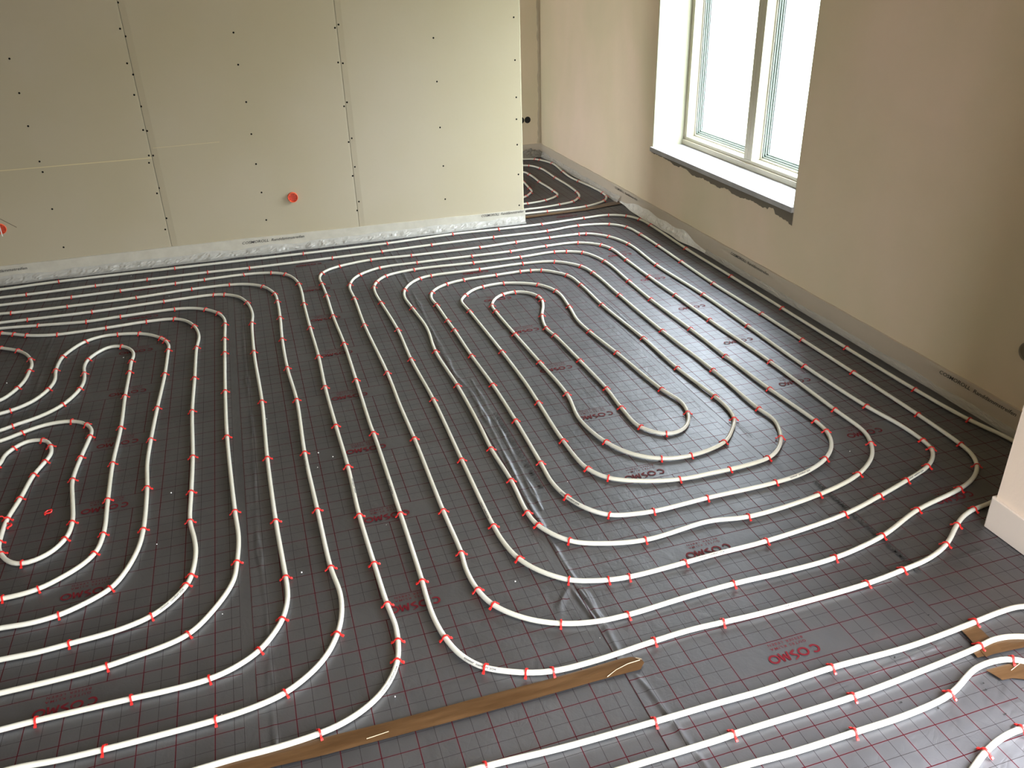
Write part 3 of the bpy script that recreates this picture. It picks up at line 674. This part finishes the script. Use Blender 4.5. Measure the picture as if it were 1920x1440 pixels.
def logo_mesh():
    V = []; F = []
    def stroke(pts, ws):
        b = len(V); n = len(pts)
        for i, (p, w) in enumerate(zip(pts, ws)):
            a = pts[max(i - 1, 0)]; c = pts[min(i + 1, n - 1)]
            d = Vector((c[0] - a[0], c[1] - a[1])); d.normalize()
            V.append((p[0] - d.y * w / 2, p[1] + d.x * w / 2)); V.append((p[0] + d.y * w / 2, p[1] - d.x * w / 2))
        for i in range(n - 1): F.append((b + 2 * i, b + 2 * i + 1, b + 2 * i + 3, b + 2 * i + 2))
    H = .033
    def arc(cx, a0, a1, rx, ry, w, n=22): stroke([(cx + rx * math.cos(math.radians(a0 + (a1 - a0) * i / n)), ry * math.sin(math.radians(a0 + (a1 - a0) * i / n))) for i in range(n + 1)], [w] * (n + 1))
    w = .0062; r = H / 2 - w / 2
    arc(-.0660, 48, 312, r * .98, r, w)
    arc(-.0285, 0, 360, r * 1.08, r, w)
    arc(.0690, 0, 360, r * 1.08, r, w)
    # S as a double swoosh
    n = 26; P = []; Wd = []
    for i in range(n + 1):
        t = i / n; P.append((.0030 - .0088 * math.sin(2 * math.pi * (t * 1.34 - .17)), .0215 - .039 * t)); Wd.append(.0010 + .0056 * math.sin(math.pi * t) ** .7)
    stroke(P, Wd)
    Q = P[15:]; stroke([(x - .0048 + .0004 * i, y + .0030) for i, (x, y) in enumerate(Q[2:])], [.0008 + .0020 * math.sin(math.pi * i / (len(Q) - 3)) for i in range(len(Q) - 2)])
    # M
    for a, c, ww in (((.0205, -.0165), (.0255, .0165), .006), ((.0255, .0165), (.0345, -.010), .0068), ((.0345, -.010), (.0435, .0165), .005), ((.0435, .0165), (.0480, -.0165), .0062)):
        stroke([a, c], [ww, ww])
    for s, yy, sc in (('GUTES KLIMA', -.036, 1.22), ('BESSER LEBEN', -.0525, 1.18)):
        tv, tf = text_geo(s, .0125, 1.35, .0001, sc)
        b = len(V); V.extend((x - .001, y + yy) for x, y in tv); F.extend(tuple(b + k for k in q) for q in tf)
    me = bpy.data.meshes.new('logo_print')
    me.from_pydata([(-x, -y, 0) for x, y in V], [], F)      # printed upside down for this viewpoint
    me.materials.append(M_red); me.update()
    # make every face look up
    bm = bmesh.new(); bm.from_mesh(me)
    for q in bm.faces:
        if q.normal.z < 0: q.normal_flip()
    bm.to_mesh(me); bm.free()
    return me


LM = logo_mesh()
for fs, (x0, y0) in zip(foils, SHEETS):
    k0 = math.ceil((0.9 - y0) / .5)
    for k in range(k0, 13):
        yy = k * .5
        if y0 + yy > (7.3 if x0 > 1 else 5.7) or x0 < -3 or (fs.pass_index and k < 1): continue
        o = bpy.data.objects.new('logo_print', LM); link(o, fs); o.location = (.5, yy + .034, .0022)

# long dark print along a seam
def text_obj(name, s, size, m, parent, mw, spacing=1.0, bold=0.0, sx_=1.0, shear=0.0, align='CENTER'):
    tv, tf = text_geo(s, size, spacing, bold, sx_, shear, align)
    o = mesh_obj(name, [(x, y, 0) for x, y in tv], tf, m, parent)
    o.matrix_local = mw
    return o


def frame(loc, ex, ey):
    ex = Vector(ex).normalized(); ey = Vector(ey).normalized(); ez = ex.cross(ey)
    m_ = Matrix((ex, ey, ez)).transposed().to_4x4(); m_.translation = Vector(loc); return m_


# reads away from the camera side, along the seam
text_obj('seam_print', 'DIANUNKLE G LEES S ELO 2 RE AMINIUM', .03, M_print, foils[5], frame((.085, 1.40, .0034), (0, -1, 0), (1, 0, 0)), 1.15, .0009)
text_obj('seam_print', 'RAK DAEMMUNG SCHALLDAEMMUNG', .03, M_print, foils[6], frame((.085, .52, .0034), (0, -1, 0), (1, 0, 0)), 1.1, .0009)

# torn holes where clips were pulled out
hb = MB(); rr = random.Random(11)
for (x, y) in D_holes:
    n = 7; c = [(x + rr.uniform(.0015, .0045) * math.cos(i * 6.283 / n), y + rr.uniform(.001, .004) * math.sin(i * 6.283 / n), .0026) for i in range(n)]
    b0 = len(hb.v); hb.v += c; hb.f.append(tuple(range(b0, b0 + n)))
    hb.v += [(p[0], p[1], .0018) for p in c]
    for i in range(n): hb.f.append((b0 + i, b0 + n + i, b0 + n + (i + 1) % n, b0 + (i + 1) % n))
hb.v = [(a - 0, b_ - 0, c + .0) for a, b_, c in hb.v]
ho = hb.build('puncture_marks', M_dark, floor); tag(ho, 'small dark punctures torn in the foil', kind='stuff')

# ------------------------------------------------------------------ edge insulation strips
def strip(name, pts, h, th, m, parent=None):
    # pts: plan polyline, th: thickness towards the room (left normal)
    b = MB(); n = len(pts); P = [Vector(p) for p in pts]; off = []
    for i in range(n):
        d = (P[min(i + 1, n - 1)] - P[max(i - 1, 0)]).normalized()
        off.append(P[i] + Vector((-d.y, d.x)) * th * (1.0 if i in (0, n - 1) else 1.41))
    rings = []
    for i in range(n):
        a, c = P[i], off[i]; z = h + .003 * math.sin(i * 1.7)
        rings.append([(a.x, a.y, 0), (a.x, a.y, z), (c.x, c.y, z), (c.x, c.y, 0)])
    b.ring(rings)
    o = b.build(name, m, parent, bevel=.002)
    return o


def lin(a, c, n): return [(a[0] + (c[0] - a[0]) * i / n, a[1] + (c[1] - a[1]) * i / n) for i in range(n + 1)]


s_back = strip('baseboard_back', [(1.9425, 6.05), (1.9425, 5.9445), (XL, 5.9445)][::-1], .113, -.009, M_foam) if False else None
# board wall strip: front run and short return round the open end
b = MB(); xs = lin((1.945, 0), (XL, 0), 40); rings = []
for i, (x, _) in enumerate(xs):
    z = .094 + .022 * min(1, max(0, (1.945 - x) / 2.2)) + .0012 * math.sin(i * 1.9)
    yw = 5.9365 + .0012 * math.sin(i * 1.3)
    rings.append([(x, 5.9443, 0), (x, 5.9443, z), (x, yw, z - .001), (x, yw, 0)])
b.ring(rings)
b.box(1.9425, 1.951, 5.9365, 6.055, 0, .095)
s_back = b.build('baseboard_back', M_foam); tag(s_back, 'grey-white foam edge strip along the foot of the board wall', kind='structure')
s_right = MB()
ys = lin((0, 1.77), (0, 8.10), 60); rings = []
for i, (_, y) in enumerate(ys):
    z = .122 + .0015 * math.sin(i * 2.1) - .012 * max(0, (y - 6.2) / 1.7); xw = 2.8405 + .0015 * math.sin(i * 1.1)
    rings.append([(2.8498, y, 0), (2.8498, y, z), (xw, y, z - .001), (xw, y, 0)])
s_right.ring(rings); s_right = s_right.build('baseboard_right', M_foam_warm); tag(s_right, 'foam edge strip along the foot of the right wall', kind='structure')
s_far = MB().box(1.95, 2.85, 8.098, 8.1098, 0, .115).build('baseboard_far', M_foam_warm); tag(s_far, kind='structure')
b = MB()
cs_ = [(2.85, 1.7685), (PX + .004, 1.7685), (PX - .0005, 1.764), (PX - .0005, 1.2), (PX - .0005, -1.19)]
co_ = [(2.85, 1.781), (2.2705, 1.781), (2.2645, 1.775), (2.2645, 1.2), (2.2645, -1.19)]
zz = [.124, .124, .123, .105, .10]
b.ring([[(p[0], p[1], 0), (p[0], p[1], z), (q[0], q[1], z), (q[0], q[1], 0)] for p, q, z in zip(cs_, co_, zz)])
s_pier = b.build('baseboard_pier', M_foam_pale, bevel=.0015); tag(s_pier, 'pale pinkish foam edge strip wrapped round the wall block', kind='structure')

# strip print, as long as the visible runs
TXT = 'COSMOROLL  Randd\u00e4mmstreifen'
def strip_print(parent, loc, ex, L=.43):
    tv, tf = text_geo(TXT, .026, 1.0, .0002, 1.0, 0.25, 'LEFT')
    mx = max(x for x, y in tv); k = L / mx
    o = mesh_obj('strip_print', [(x * k, y, 0) for x, y in tv], tf, M_print, parent)
    o.matrix_local = frame(loc, ex, (0, 0, 1))
    return o


for x in (-1.925, -.137, 1.60): strip_print(s_back, (x, 5.9349, .082 + (.002 if x < 1 else 0)), (1, 0, .01), .43 if x < 1 else .335)
for y in (6.268, 4.459, 2.655): strip_print(s_right, (2.8385, y, .097), (0, -1, 0))


# crinkled film aprons of the strips ----------------------------------------------------
def film(name, p, q, nrm, zt, out, amp, seed, parent, step=.014, mt=None):
    p, q, nrm = Vector(p), Vector(q), Vector(nrm); L = (q - p).length; n = int(L / step); d = (q - p) / L
    rr = random.Random(seed); m_ = 9; v = []; f = []
    for i in range(n + 1):
        s_ = i * L / n
        for j in range(m_ + 1):
            t = j / m_
            z = zt * (1 - t) ** 1.35 + .0035; o_ = .0015 + out * t ** 1.25
            nz = noise.noise(Vector((s_ * 22, t * 3.0, seed))) * amp + noise.noise(Vector((s_ * 60, t * 9, seed + 5))) * amp * .6
            k = math.sin(math.pi * min(1, t * 1.1)) if t < .9 else .3
            lo = (1 if mt is None else min(1, .25 + min(i, n - i) * step * 2.2)) + .35 * noise.noise(Vector((s_ * 5, 0, seed + 9)))
            P = p + d * s_ + nrm * (o_ * lo + max(0, nz * k + amp * .35 * k))
            v.append((P.x, P.y, max(.003, z * lo + nz * .5 * k)))
    for i in range(n):
        for j in range(m_): a = i * (m_ + 1) + j; f.append((a, a + 1, a + m_ + 2, a + m_ + 1))
    return tag(mesh_obj(name, v, f, mt or M_film, parent), 'crinkled clear film apron')


film('film_apron', (1.94, 5.9355), (XL, 5.9355), (0, -1), .045, .055, .012, 1, s_back)
film('film_apron', (2.8395, 6.15), (2.8395, 4.75), (-1, 0), .058, .036, .010, 2, s_right, .010, M_film_bright)
film('film_apron', (2.8395, 4.75), (2.8395, 1.80), (-1, 0), .03, .016, .005, 3, s_right)
film('film_apron', (2.8395, 8.08), (2.8395, 6.15), (-1, 0), .04, .03, .010, 4, s_right)
film('film_apron', (1.96, 8.097), (2.83, 8.097), (0, -1), .05, .05, .02, 5, s_far)


# rough vertical mortar band beside the inner corner of the far wall
rr = random.Random(9); v = []; f = []; n = 90; wv_ = .05
for i in range(n + 1):
    z = .12 + (ZC - .12) * i / n; wv_ = max(.03, min(.075, wv_ + rr.uniform(-.008, .008)))
    v += [(2.852 - wv_, YB - .0004, z), (2.852 - wv_ * .6, YB - .004 - .004 * rr.random(), z), (2.8495, YB - .005, z)]
for i in range(n):
    for j in (0, 1): a = i * 3 + j; f.append((a, a + 1, a + 4, a + 3))
tag(mesh_obj('corner_mortar', v, f, M_corner, wb), 'rough grey mortar band in the corner')

# film bunched up in the far corner
M_darkfilm = mat('grey_film', (0.20, 0.19, 0.17), 0.3)
v = []; f = []; n = 26
for i in range(n + 1):
    for j in range(n + 1):
        a, c = i / n, j / n
        x = 2.52 + .315 * a; y = 7.99 + .10 * c
        w_ = max(0, 1 - ((a - .62) ** 2 + (c - .75) ** 2) * 2.2)
        z = .004 + .070 * w_ ** 1.3 * (.8 + .5 * noise.noise(Vector((a * 7, c * 7, 1)))) + .012 * noise.noise(Vector((a * 20, c * 20, 4)))
        v.append((x, y, max(.003, z)))
for i in range(n):
    for j in range(n): a = i * (n + 1) + j; f.append((a, a + n + 1, a + n + 2, a + 1))
o = mesh_obj('film_bunch', v, f, M_darkfilm); o.location = (0, 0, 0)
tag(o, 'crumpled grey plastic film bunched up in the far corner beside the right wall', 'plastic film')

# ------------------------------------------------------------------ tapes
def tape(name, outline_top, outline_bot, label, z=.0035, glints=()):
    # two matching edge polylines -> thin band with slight buckling
    root = empty(name, (outline_top[0][0], outline_top[0][1], 0)); tag(root, label, 'tape', 'brown packing tapes on the floor')
    ox, oy = outline_top[0]
    def res(pl, n):
        P = [Vector(p) for p in pl]; L = [0]
        for a, c in zip(P[:-1], P[1:]): L.append(L[-1] + (c - a).length)
        out = []
        for i in range(n + 1):
            s_ = L[-1] * i / n
            k = max(j for j in range(len(L)) if L[j] <= s_ + 1e-9); k = min(k, len(P) - 2)
            out.append(P[k].lerp(P[k + 1], (s_ - L[k]) / (L[k + 1] - L[k])))
        return out
    n = 90; A = res(outline_top, n); B = res(outline_bot, n); v = []; f = []; m_ = 6
    for i in range(n + 1):
        for j in range(m_ + 1):
            t = j / m_; p = A[i].lerp(B[i], t)
            e_ = .0008 * noise.noise(Vector((p.x * 40, p.y * 40, 1))) if j in (0, m_) else 0
            hz = z + .0012 * (1 + noise.noise(Vector((p.x * 9, p.y * 45, 2)))) * (1 if 0 < j < m_ else .2)
            v.append((p.x + e_ - ox, p.y + e_ - oy, hz))
    for i in range(n):
        for j in range(m_): a = i * (m_ + 1) + j; f.append((a, a + 1, a + m_ + 2, a + m_ + 1))
    mesh_obj('tape_band', v, f, M_tape, root, smooth=True)
    for g in glints:
        b = MB(); rings = []
        for (x, y) in g:
            rings.append([(x - ox, y - .0009 - oy, z + .001), (x - ox, y - oy, z + .0034), (x - ox, y + .0009 - oy, z + .001)])
        b.ring(rings); b.build('tape_crease_glint', M_tape_glint, root)  # fold ridge with its glint painted in the paler tape colour
    return root


tape('packing_tape', [(-1.9, 1.664), (-.6, 1.650), (-.124, 1.631), (.10, 1.622), (.341, 1.622), (.6, 1.620), (.80, 1.624), (.843, 1.619), (.856, 1.602)],
     [(-1.9, 1.612), (-.6, 1.600), (-.07, 1.572), (.10, 1.570), (.356, 1.566), (.6, 1.568), (.70, 1.570), (.842, 1.568), (.858, 1.588)],
     'long straight brown packing tape across the floor in the foreground', glints=(((.735, 1.5725), (.77, 1.588), (.81, 1.598), (.85, 1.6)), ((.842, 1.612), (.856, 1.601)), ((.05, 1.585), (.11, 1.589))))
tape('packing_tape', [(1.95, 6.075), (2.2, 6.085), (2.513, 6.105), (2.7, 6.16), (2.83, 6.19)], [(1.96, 6.01), (2.2, 6.02), (2.5, 6.035), (2.7, 6.075), (2.83, 6.10)],
     'brown packing tape crossing the doorway between board wall and right wall')
tape('packing_tape', [(1.806, 1.396), (1.864, 1.403)], [(1.792, 1.283), (1.856, 1.290)], 'short brown tape patch between the two upper pipes at lower right', z=.0060)
tape('packing_tape', [(1.775, 1.330), (1.840, 1.330), (1.93, 1.318), (2.10, 1.33)], [(1.768, 1.290), (1.845, 1.285), (1.93, 1.278), (2.10, 1.285)], 'brown tape strip running right under the second pipe at lower right', z=.0046)
tape('packing_tape', [(1.755, 1.247), (1.865, 1.243), (2.0, 1.235), (2.15, 1.25)], [(1.770, 1.203), (1.80, 1.20), (1.9, 1.15), (2.15, 1.14)], 'wide brown tape patch beneath the third pipe at lower right', glints=(((1.82, 1.222), (1.87, 1.236)),))

# ------------------------------------------------------------------ heating pipes
RAD = .0083
def spline(pts, step=.016):
    P = [Vector((p[0], p[1])) for p in pts]; n = len(P); out = []; tg = []; anchor = []
    P = [2 * P[0] - P[1]] + P + [2 * P[-1] - P[-2]]
    for i in range(1, n):
        p0, p1, p2, p3 = P[i - 1:i + 3]
        t0 = 0; t1 = t0 + (p1 - p0).length ** .5; t2 = t1 + (p2 - p1).length ** .5; t3 = t2 + (p3 - p2).length ** .5
        k = max(2, int((p2 - p1).length / step)); anchor.append(len(out))
        for j in range(k):
            t = t1 + (t2 - t1) * j / k
            A1 = (t1 - t) / (t1 - t0) * p0 + (t - t0) / (t1 - t0) * p1
            A2 = (t2 - t) / (t2 - t1) * p1 + (t - t1) / (t2 - t1) * p2
            A3 = (t3 - t) / (t3 - t2) * p2 + (t - t2) / (t3 - t2) * p3
            B1 = (t2 - t) / (t2 - t0) * A1 + (t - t0) / (t2 - t0) * A2
            B2 = (t3 - t) / (t3 - t1) * A2 + (t - t1) / (t3 - t1) * A3
            out.append((t2 - t) / (t2 - t1) * B1 + (t - t1) / (t2 - t1) * B2)
    anchor.append(len(out)); out.append(P[n])
    # light smoothing, the pipe is stiff
    for _ in range(3):
        out = [out[0]] + [out[i] * .5 + (out[i - 1] + out[i + 1]) * .25 for i in range(1, len(out) - 1)] + [out[-1]]
    return out, anchor


def clip_mesh():
    # barbed staple: arch over the pipe with two splayed feet
    prof = [(-.0195, .0006), (-.0150, .0040), (-.0112, .0062)]
    for a in range(170, 9, -20): prof.append((.0101 * math.cos(math.radians(a)), RAD + .0101 * math.sin(math.radians(a))))
    prof += [(.0112, .0062), (.0150, .0040), (.0195, .0006)]
    rings = []; n = len(prof)
    for i, (y, z) in enumerate(prof):
        a = prof[max(0, i - 1)]; c = prof[min(n - 1, i + 1)]
        d = Vector((c[0] - a[0], c[1] - a[1])).normalized(); nx, nz = -d.y, d.x
        foot = i in (0, 1, n - 1, n - 2)
        h_ = .0028 if not foot else .0040; w_ = .0026 if not foot else .0036
        rings.append([(-w_, y, z), (w_, y, z), (w_, y + nx * h_, z + nz * h_), (-w_, y + nx * h_, z + nz * h_)])
    b = MB(); b.ring(rings)
    me = bpy.data.meshes.new('pipe_clip'); me.from_pydata(b.v, [], b.f); me.materials.append(M_clip)
    me.polygons.foreach_set('use_smooth', [False] * len(me.polygons)); me.update()
    return me


CLIP = clip_mesh()
RN = random.Random(5)


def pipe(name, pts, label, group=None, shift=0.0):
    c, anchor = spline(pts)
    ox, oy = pts[0][0], pts[0][1]
    root = empty(name, (ox, oy, 0)); tag(root, label, 'heating pipe', group or 'white heating pipes laid on the foil')
    K = 12; v = []; f = []; n = len(c)
    for i, p in enumerate(c):
        d = (c[min(i + 1, n - 1)] - c[max(i - 1, 0)]).normalized(); nx, ny = -d.y, d.x
        for k in range(K):
            a = 2 * math.pi * k / K
            v.append((p.x - ox + nx * RAD * math.cos(a), p.y - oy + ny * RAD * math.cos(a), .0095 + shift + RAD * math.sin(a)))
    for i in range(n - 1):
        for k in range(K): k2 = (k + 1) % K; f.append((i * K + k, (i + 1) * K + k, (i + 1) * K + k2, i * K + k2))
    f.append(tuple(range(K))); f.append(tuple((n - 1) * K + k for k in range(K))[::-1])
    mesh_obj('tube', v, f, M_pipe, root, smooth=True)
    for q, a in zip(pts, anchor):
        if not q[2]: continue
        a = min(a, n - 2); p = c[a]; d = c[min(a + 1, n - 1)] - c[max(a - 1, 0)]
        o = bpy.data.objects.new('pipe_clip', CLIP); link(o, root)
        o.location = (p.x - ox, p.y - oy, .0012 + shift)
        o.rotation_euler = (RN.uniform(-.05, .05), RN.uniform(-.12, .12), math.atan2(d.y, d.x) + RN.uniform(-.16, .16))
    return root, c


_, CC = pipe('heating_pipe', [(-3.45, .3, 0), (-3.45, 1.6, 1), (-3.45, 3.0, 1), (-3.45, 4.6, 1), (-3.45, 5.3, 0), (-3.36, 5.55, 0), (-3.1, D_centre[0][1] - .02, 0), (-2.6, D_centre[0][1], 1), (-2.1, D_centre[0][1], 1)] + D_centre
              + [(-2.2, D_centre[-1][1] - .005, 1), (-3.1, D_centre[-1][1] - .02, 1), (-3.5, 5.68, 0), (-3.6, 5.4, 0), (-3.6, 4.4, 1), (-3.6, 2.6, 1), (-3.6, .3, 0)], 'longest white pipe, running along both walls and coiling into the big oval spiral')


def arc_left(pa, pb, x, r=None):
    """run off to the left from pa, round two corners, and back to pb"""
    (xa, ya), (xb, yb) = pa[:2], pb[:2]; s_ = 1 if ya > yb else -1
    r = r or min(.3, abs(ya - yb) / 2 * .8)
    pts = []
    if abs(ya - yb) < .5:
        ym = (ya + yb) / 2
        return [((xa + x) / 2, ya + .02 * s_, 0), (x, ym + .4 * (ya - yb), 0), (x, ym - .4 * (ya - yb), 0), ((xb + x) / 2, yb - .02 * s_, 0)]
    for xx in (.35, .7): pts.append((xa + (x + r - xa) * xx, ya, 1 if xx == .35 else 0))
    pts += [(x + r, ya, 0), (x + .3 * r, ya - .3 * r * s_, 0), (x, ya - r * s_, 0)]
    m_ = 5
    for i in range(1, m_): pts.append((x, ya - r * s_ + (yb + r * s_ - ya + r * s_) * i / m_, 1))
    pts += [(x, yb + r * s_, 0), (x + .3 * r, yb + .3 * r * s_, 0), (x + r, yb, 0)]
    for xx in (.6, .3): pts.append((xb + (x + r - xb) * xx, yb, 1))
    return pts


Lp = [list(q) for q in D_left]
ch = Lp[0][:]
XX = [-3.25, -2.95, -2.65, -1.70, -2.40, -1.95, -2.80, -3.10]
# start of the left circuit comes in from the left
st = Lp[0][0]; ch = [(-3.2, 0.2, 0), (-3.2, 1.2, 0), (-3.1, 1.45, 0), (-2.85, 1.56, 0), (-1.8, 1.60, 1), (-1.0, 1.60, 1)] + ch
for i in range(1, 9):
    ch += arc_left(ch[-1], Lp[i][0], XX[i - 1]) + Lp[i]
en = ch[-1]
ch += [(-1.6, 1.75, 1), (-2.4, 1.73, 1), (-3.05, 1.68, 0), (-3.28, 1.5, 0), (-3.34, 1.2, 0), (-3.34, .2, 0)]
_, CL = pipe('heating_pipe', ch, 'white pipe of the left circuit, its nested loops cut off by the left picture edge')

for key, lab in ((D_f1, 'white pipe in the lower right foreground, first of four, nearest the tape end'), (D_f2, 'white pipe in the lower right foreground, second of four, between first and third'),
                 (D_f3, 'white pipe in the lower right foreground, third of four, bending over the wide tape patch'), (D_f4, 'short white pipe in the bottom right corner, last of four')):
    x0, y0 = key[0][0], key[0][1]
    sl = -.02
    pre = [(x0 - 2.2, y0 - .02, 0), (x0 - 1.2, y0 - .01, 1), (x0 - .5, y0 - .0, 1)] if key is not D_f4 else [(x0 - .9, y0 - .22, 0), (x0 - .5, y0 - .18, 1), (x0 - .2, y0 - .09, 0)]
    r_, cc = pipe('heating_pipe', pre + list(key), lab)

# back room circuit: nested loops, ends joined behind the board wall
bk = [list(q) for q in D_back]
def uturn(a, b_, x): return [(x, a[1] + .0, 0), (x - .12, (a[1] * .7 + b_[1] * .3), 0), (x - .12, (a[1] * .3 + b_[1] * .7), 0), (x, b_[1], 0)]
hx = lambda pts: [((1.05 + (p[0] - .05) * .5 if p[0] < 1.6 else p[0]), p[1], p[2]) for p in pts]
c1 = [(.2, bk[0][0][1], 0), (1.2, bk[0][0][1], 0)] + bk[0] + [(1.2, bk[0][-1][1], 1), (.5, bk[0][-1][1], 1), (.18, 6.35, 0), (.05, 6.7, 0), (.2, 7.0, 0), (.6, bk[2][0][1] + .02, 0), (1.3, bk[2][0][1], 1)] + bk[2] + [(1.5, bk[2][-1][1], 1), (.9, 6.45, 0), (.7, 6.62, 0), (.9, 6.8, 0)]
c2 = [(.3, bk[1][0][1], 0), (1.2, bk[1][0][1], 0)] + bk[1] + [(1.3, bk[1][-1][1], 1), (.8, bk[1][-1][1] + .02, 0), (.45, 6.5, 0), (.4, 6.65, 0), (.6, 6.88, 0), (1.3, bk[3][0][1] + .05, 1)] + bk[3] + [(1.75, bk[3][-1][1], 0)]
pipe('heating_pipe', hx(c1), 'white pipe seen through the doorway, outermost and third loop of the back room')
pipe('heating_pipe', hx(c2), 'white pipe seen through the doorway, second and innermost loop of the back room')


# pipe lettering
def pipe_text(c, target, s='uponor  comfort pipe', size=.0095, flip=False, L=None, root=None, up=.62):
    i = min(range(len(c)), key=lambda k: (c[k].x - target[0]) ** 2 + (c[k].y - target[1]) ** 2)
    tv, tf = text_geo(s, size, 1.0, .00025, 1.25)
    out = []
    ds = [0]
    for a, b_ in zip(c[:-1], c[1:]): ds.append(ds[-1] + (b_ - a).length)
    import bisect
    for x, y in tv:
        if flip: x, y = -x, -y
        s_ = ds[i] + x; k = max(1, min(len(c) - 2, bisect.bisect(ds, s_)))
        p = c[k - 1].lerp(c[k], (s_ - ds[k - 1]) / max(1e-6, ds[k] - ds[k - 1])); d = (c[k + 1] - c[k - 1]).normalized()
        ang = math.pi / 2 + (y / RAD) * -1.0 + (-up if not flip else up)   # position round the tube
        # ang measured from the left normal
        nx, ny = -d.y, d.x; r = RAD + .00025
        ang = math.pi / 2 - (y / RAD) + (up if flip else -up) * -1
        out.append((p.x + nx * r * math.cos(ang), p.y + ny * r * math.cos(ang), .0095 + r * math.sin(ang)))
    ox, oy, _z = root.location
    return mesh_obj('pipe_print', [(a - ox, b_ - oy, z) for a, b_, z in out], tf, M_pipe_print, root)


root_c = bpy.data.objects['heating_pipe']; root_l = bpy.data.objects['heating_pipe.001']
for tgt, fl in PIPE_TXT_C: pipe_text(CC, tgt, flip=fl, root=root_c)
for tgt, fl in PIPE_TXT_L: pipe_text(CL, tgt, flip=fl, root=root_l)

# loose clips lying on the foil
def loose(x, y, rot, label, tilt):
    o = bpy.data.objects.new('loose_clip', CLIP); link(o); o.location = (x, y, .010); o.rotation_euler = (tilt, 1.35, rot); o.scale = (1.2, .8, .9)
    tag(o, label, 'pipe clip', 'loose red clips by the left loops')


# closed ring of clips taped together reads as one red coil
v = []; n = 20
b = MB(); rings = []
for i in range(n + 1):
    a = 2 * math.pi * i / n; cx, cy = .013 * math.cos(a), .0095 * math.sin(a); w_ = .0028 + .001 * math.sin(3 * a)
    rings.append([(cx + w_ * math.cos(q) * math.cos(a), cy + w_ * math.cos(q) * math.sin(a), .0050 + .0032 * math.sin(q) + .001 * math.sin(2 * a)) for q in (0, 1.57, 3.14, 4.71)])
b.ring(rings, cap=False)
b.box(.011, .0165, .004, .009, .002, .008); b.box(-.017, -.012, -.009, -.004, .002, .007)
o = b.build('loose_clip', M_clip); o.location = (*D_looseclips[0], 0); o.rotation_euler = (0, 0, .5)
tag(o, 'loose red clip curled into a ring, lying on the foil inside the left spiral', 'pipe clip', 'loose red clips by the left loops')
loose(D_looseclips[1][0], D_looseclips[1][1], .3, 'loose red clip lying on the foil by the innermost left loop', .2)
o = bpy.data.objects.new('loose_clip', CLIP); link(o); o.location = (D_looseclips[2][0], D_looseclips[2][1], .0185); o.rotation_euler = (0, .1, -1.0)
tag(o, 'red clip lying across the innermost left pipe at the picture edge', 'pipe clip', 'loose red clips by the left loops')

# plaster crumbs
rr = random.Random(2); cb = MB()
for k, (x, y) in enumerate(D_crumbs + [(rr.uniform(-1.2, 2.2), rr.uniform(1.2, 4.5)) for _ in range(30)]):
    s_ = rr.uniform(.0016, .0028) if k < len(D_crumbs) else rr.uniform(.0006, .0012)
    cb.ring([[(x + s_ * rr.uniform(.7, 1.2) * math.cos(q * 1.257), y + s_ * rr.uniform(.7, 1.2) * math.sin(q * 1.257), z) for q in range(5)] for z in (.001, .001 + s_ * 1.2)])
tag(cb.build('plaster_crumbs', M_white), 'tiny white plaster crumbs scattered on the foil', 'crumbs', kind='stuff')
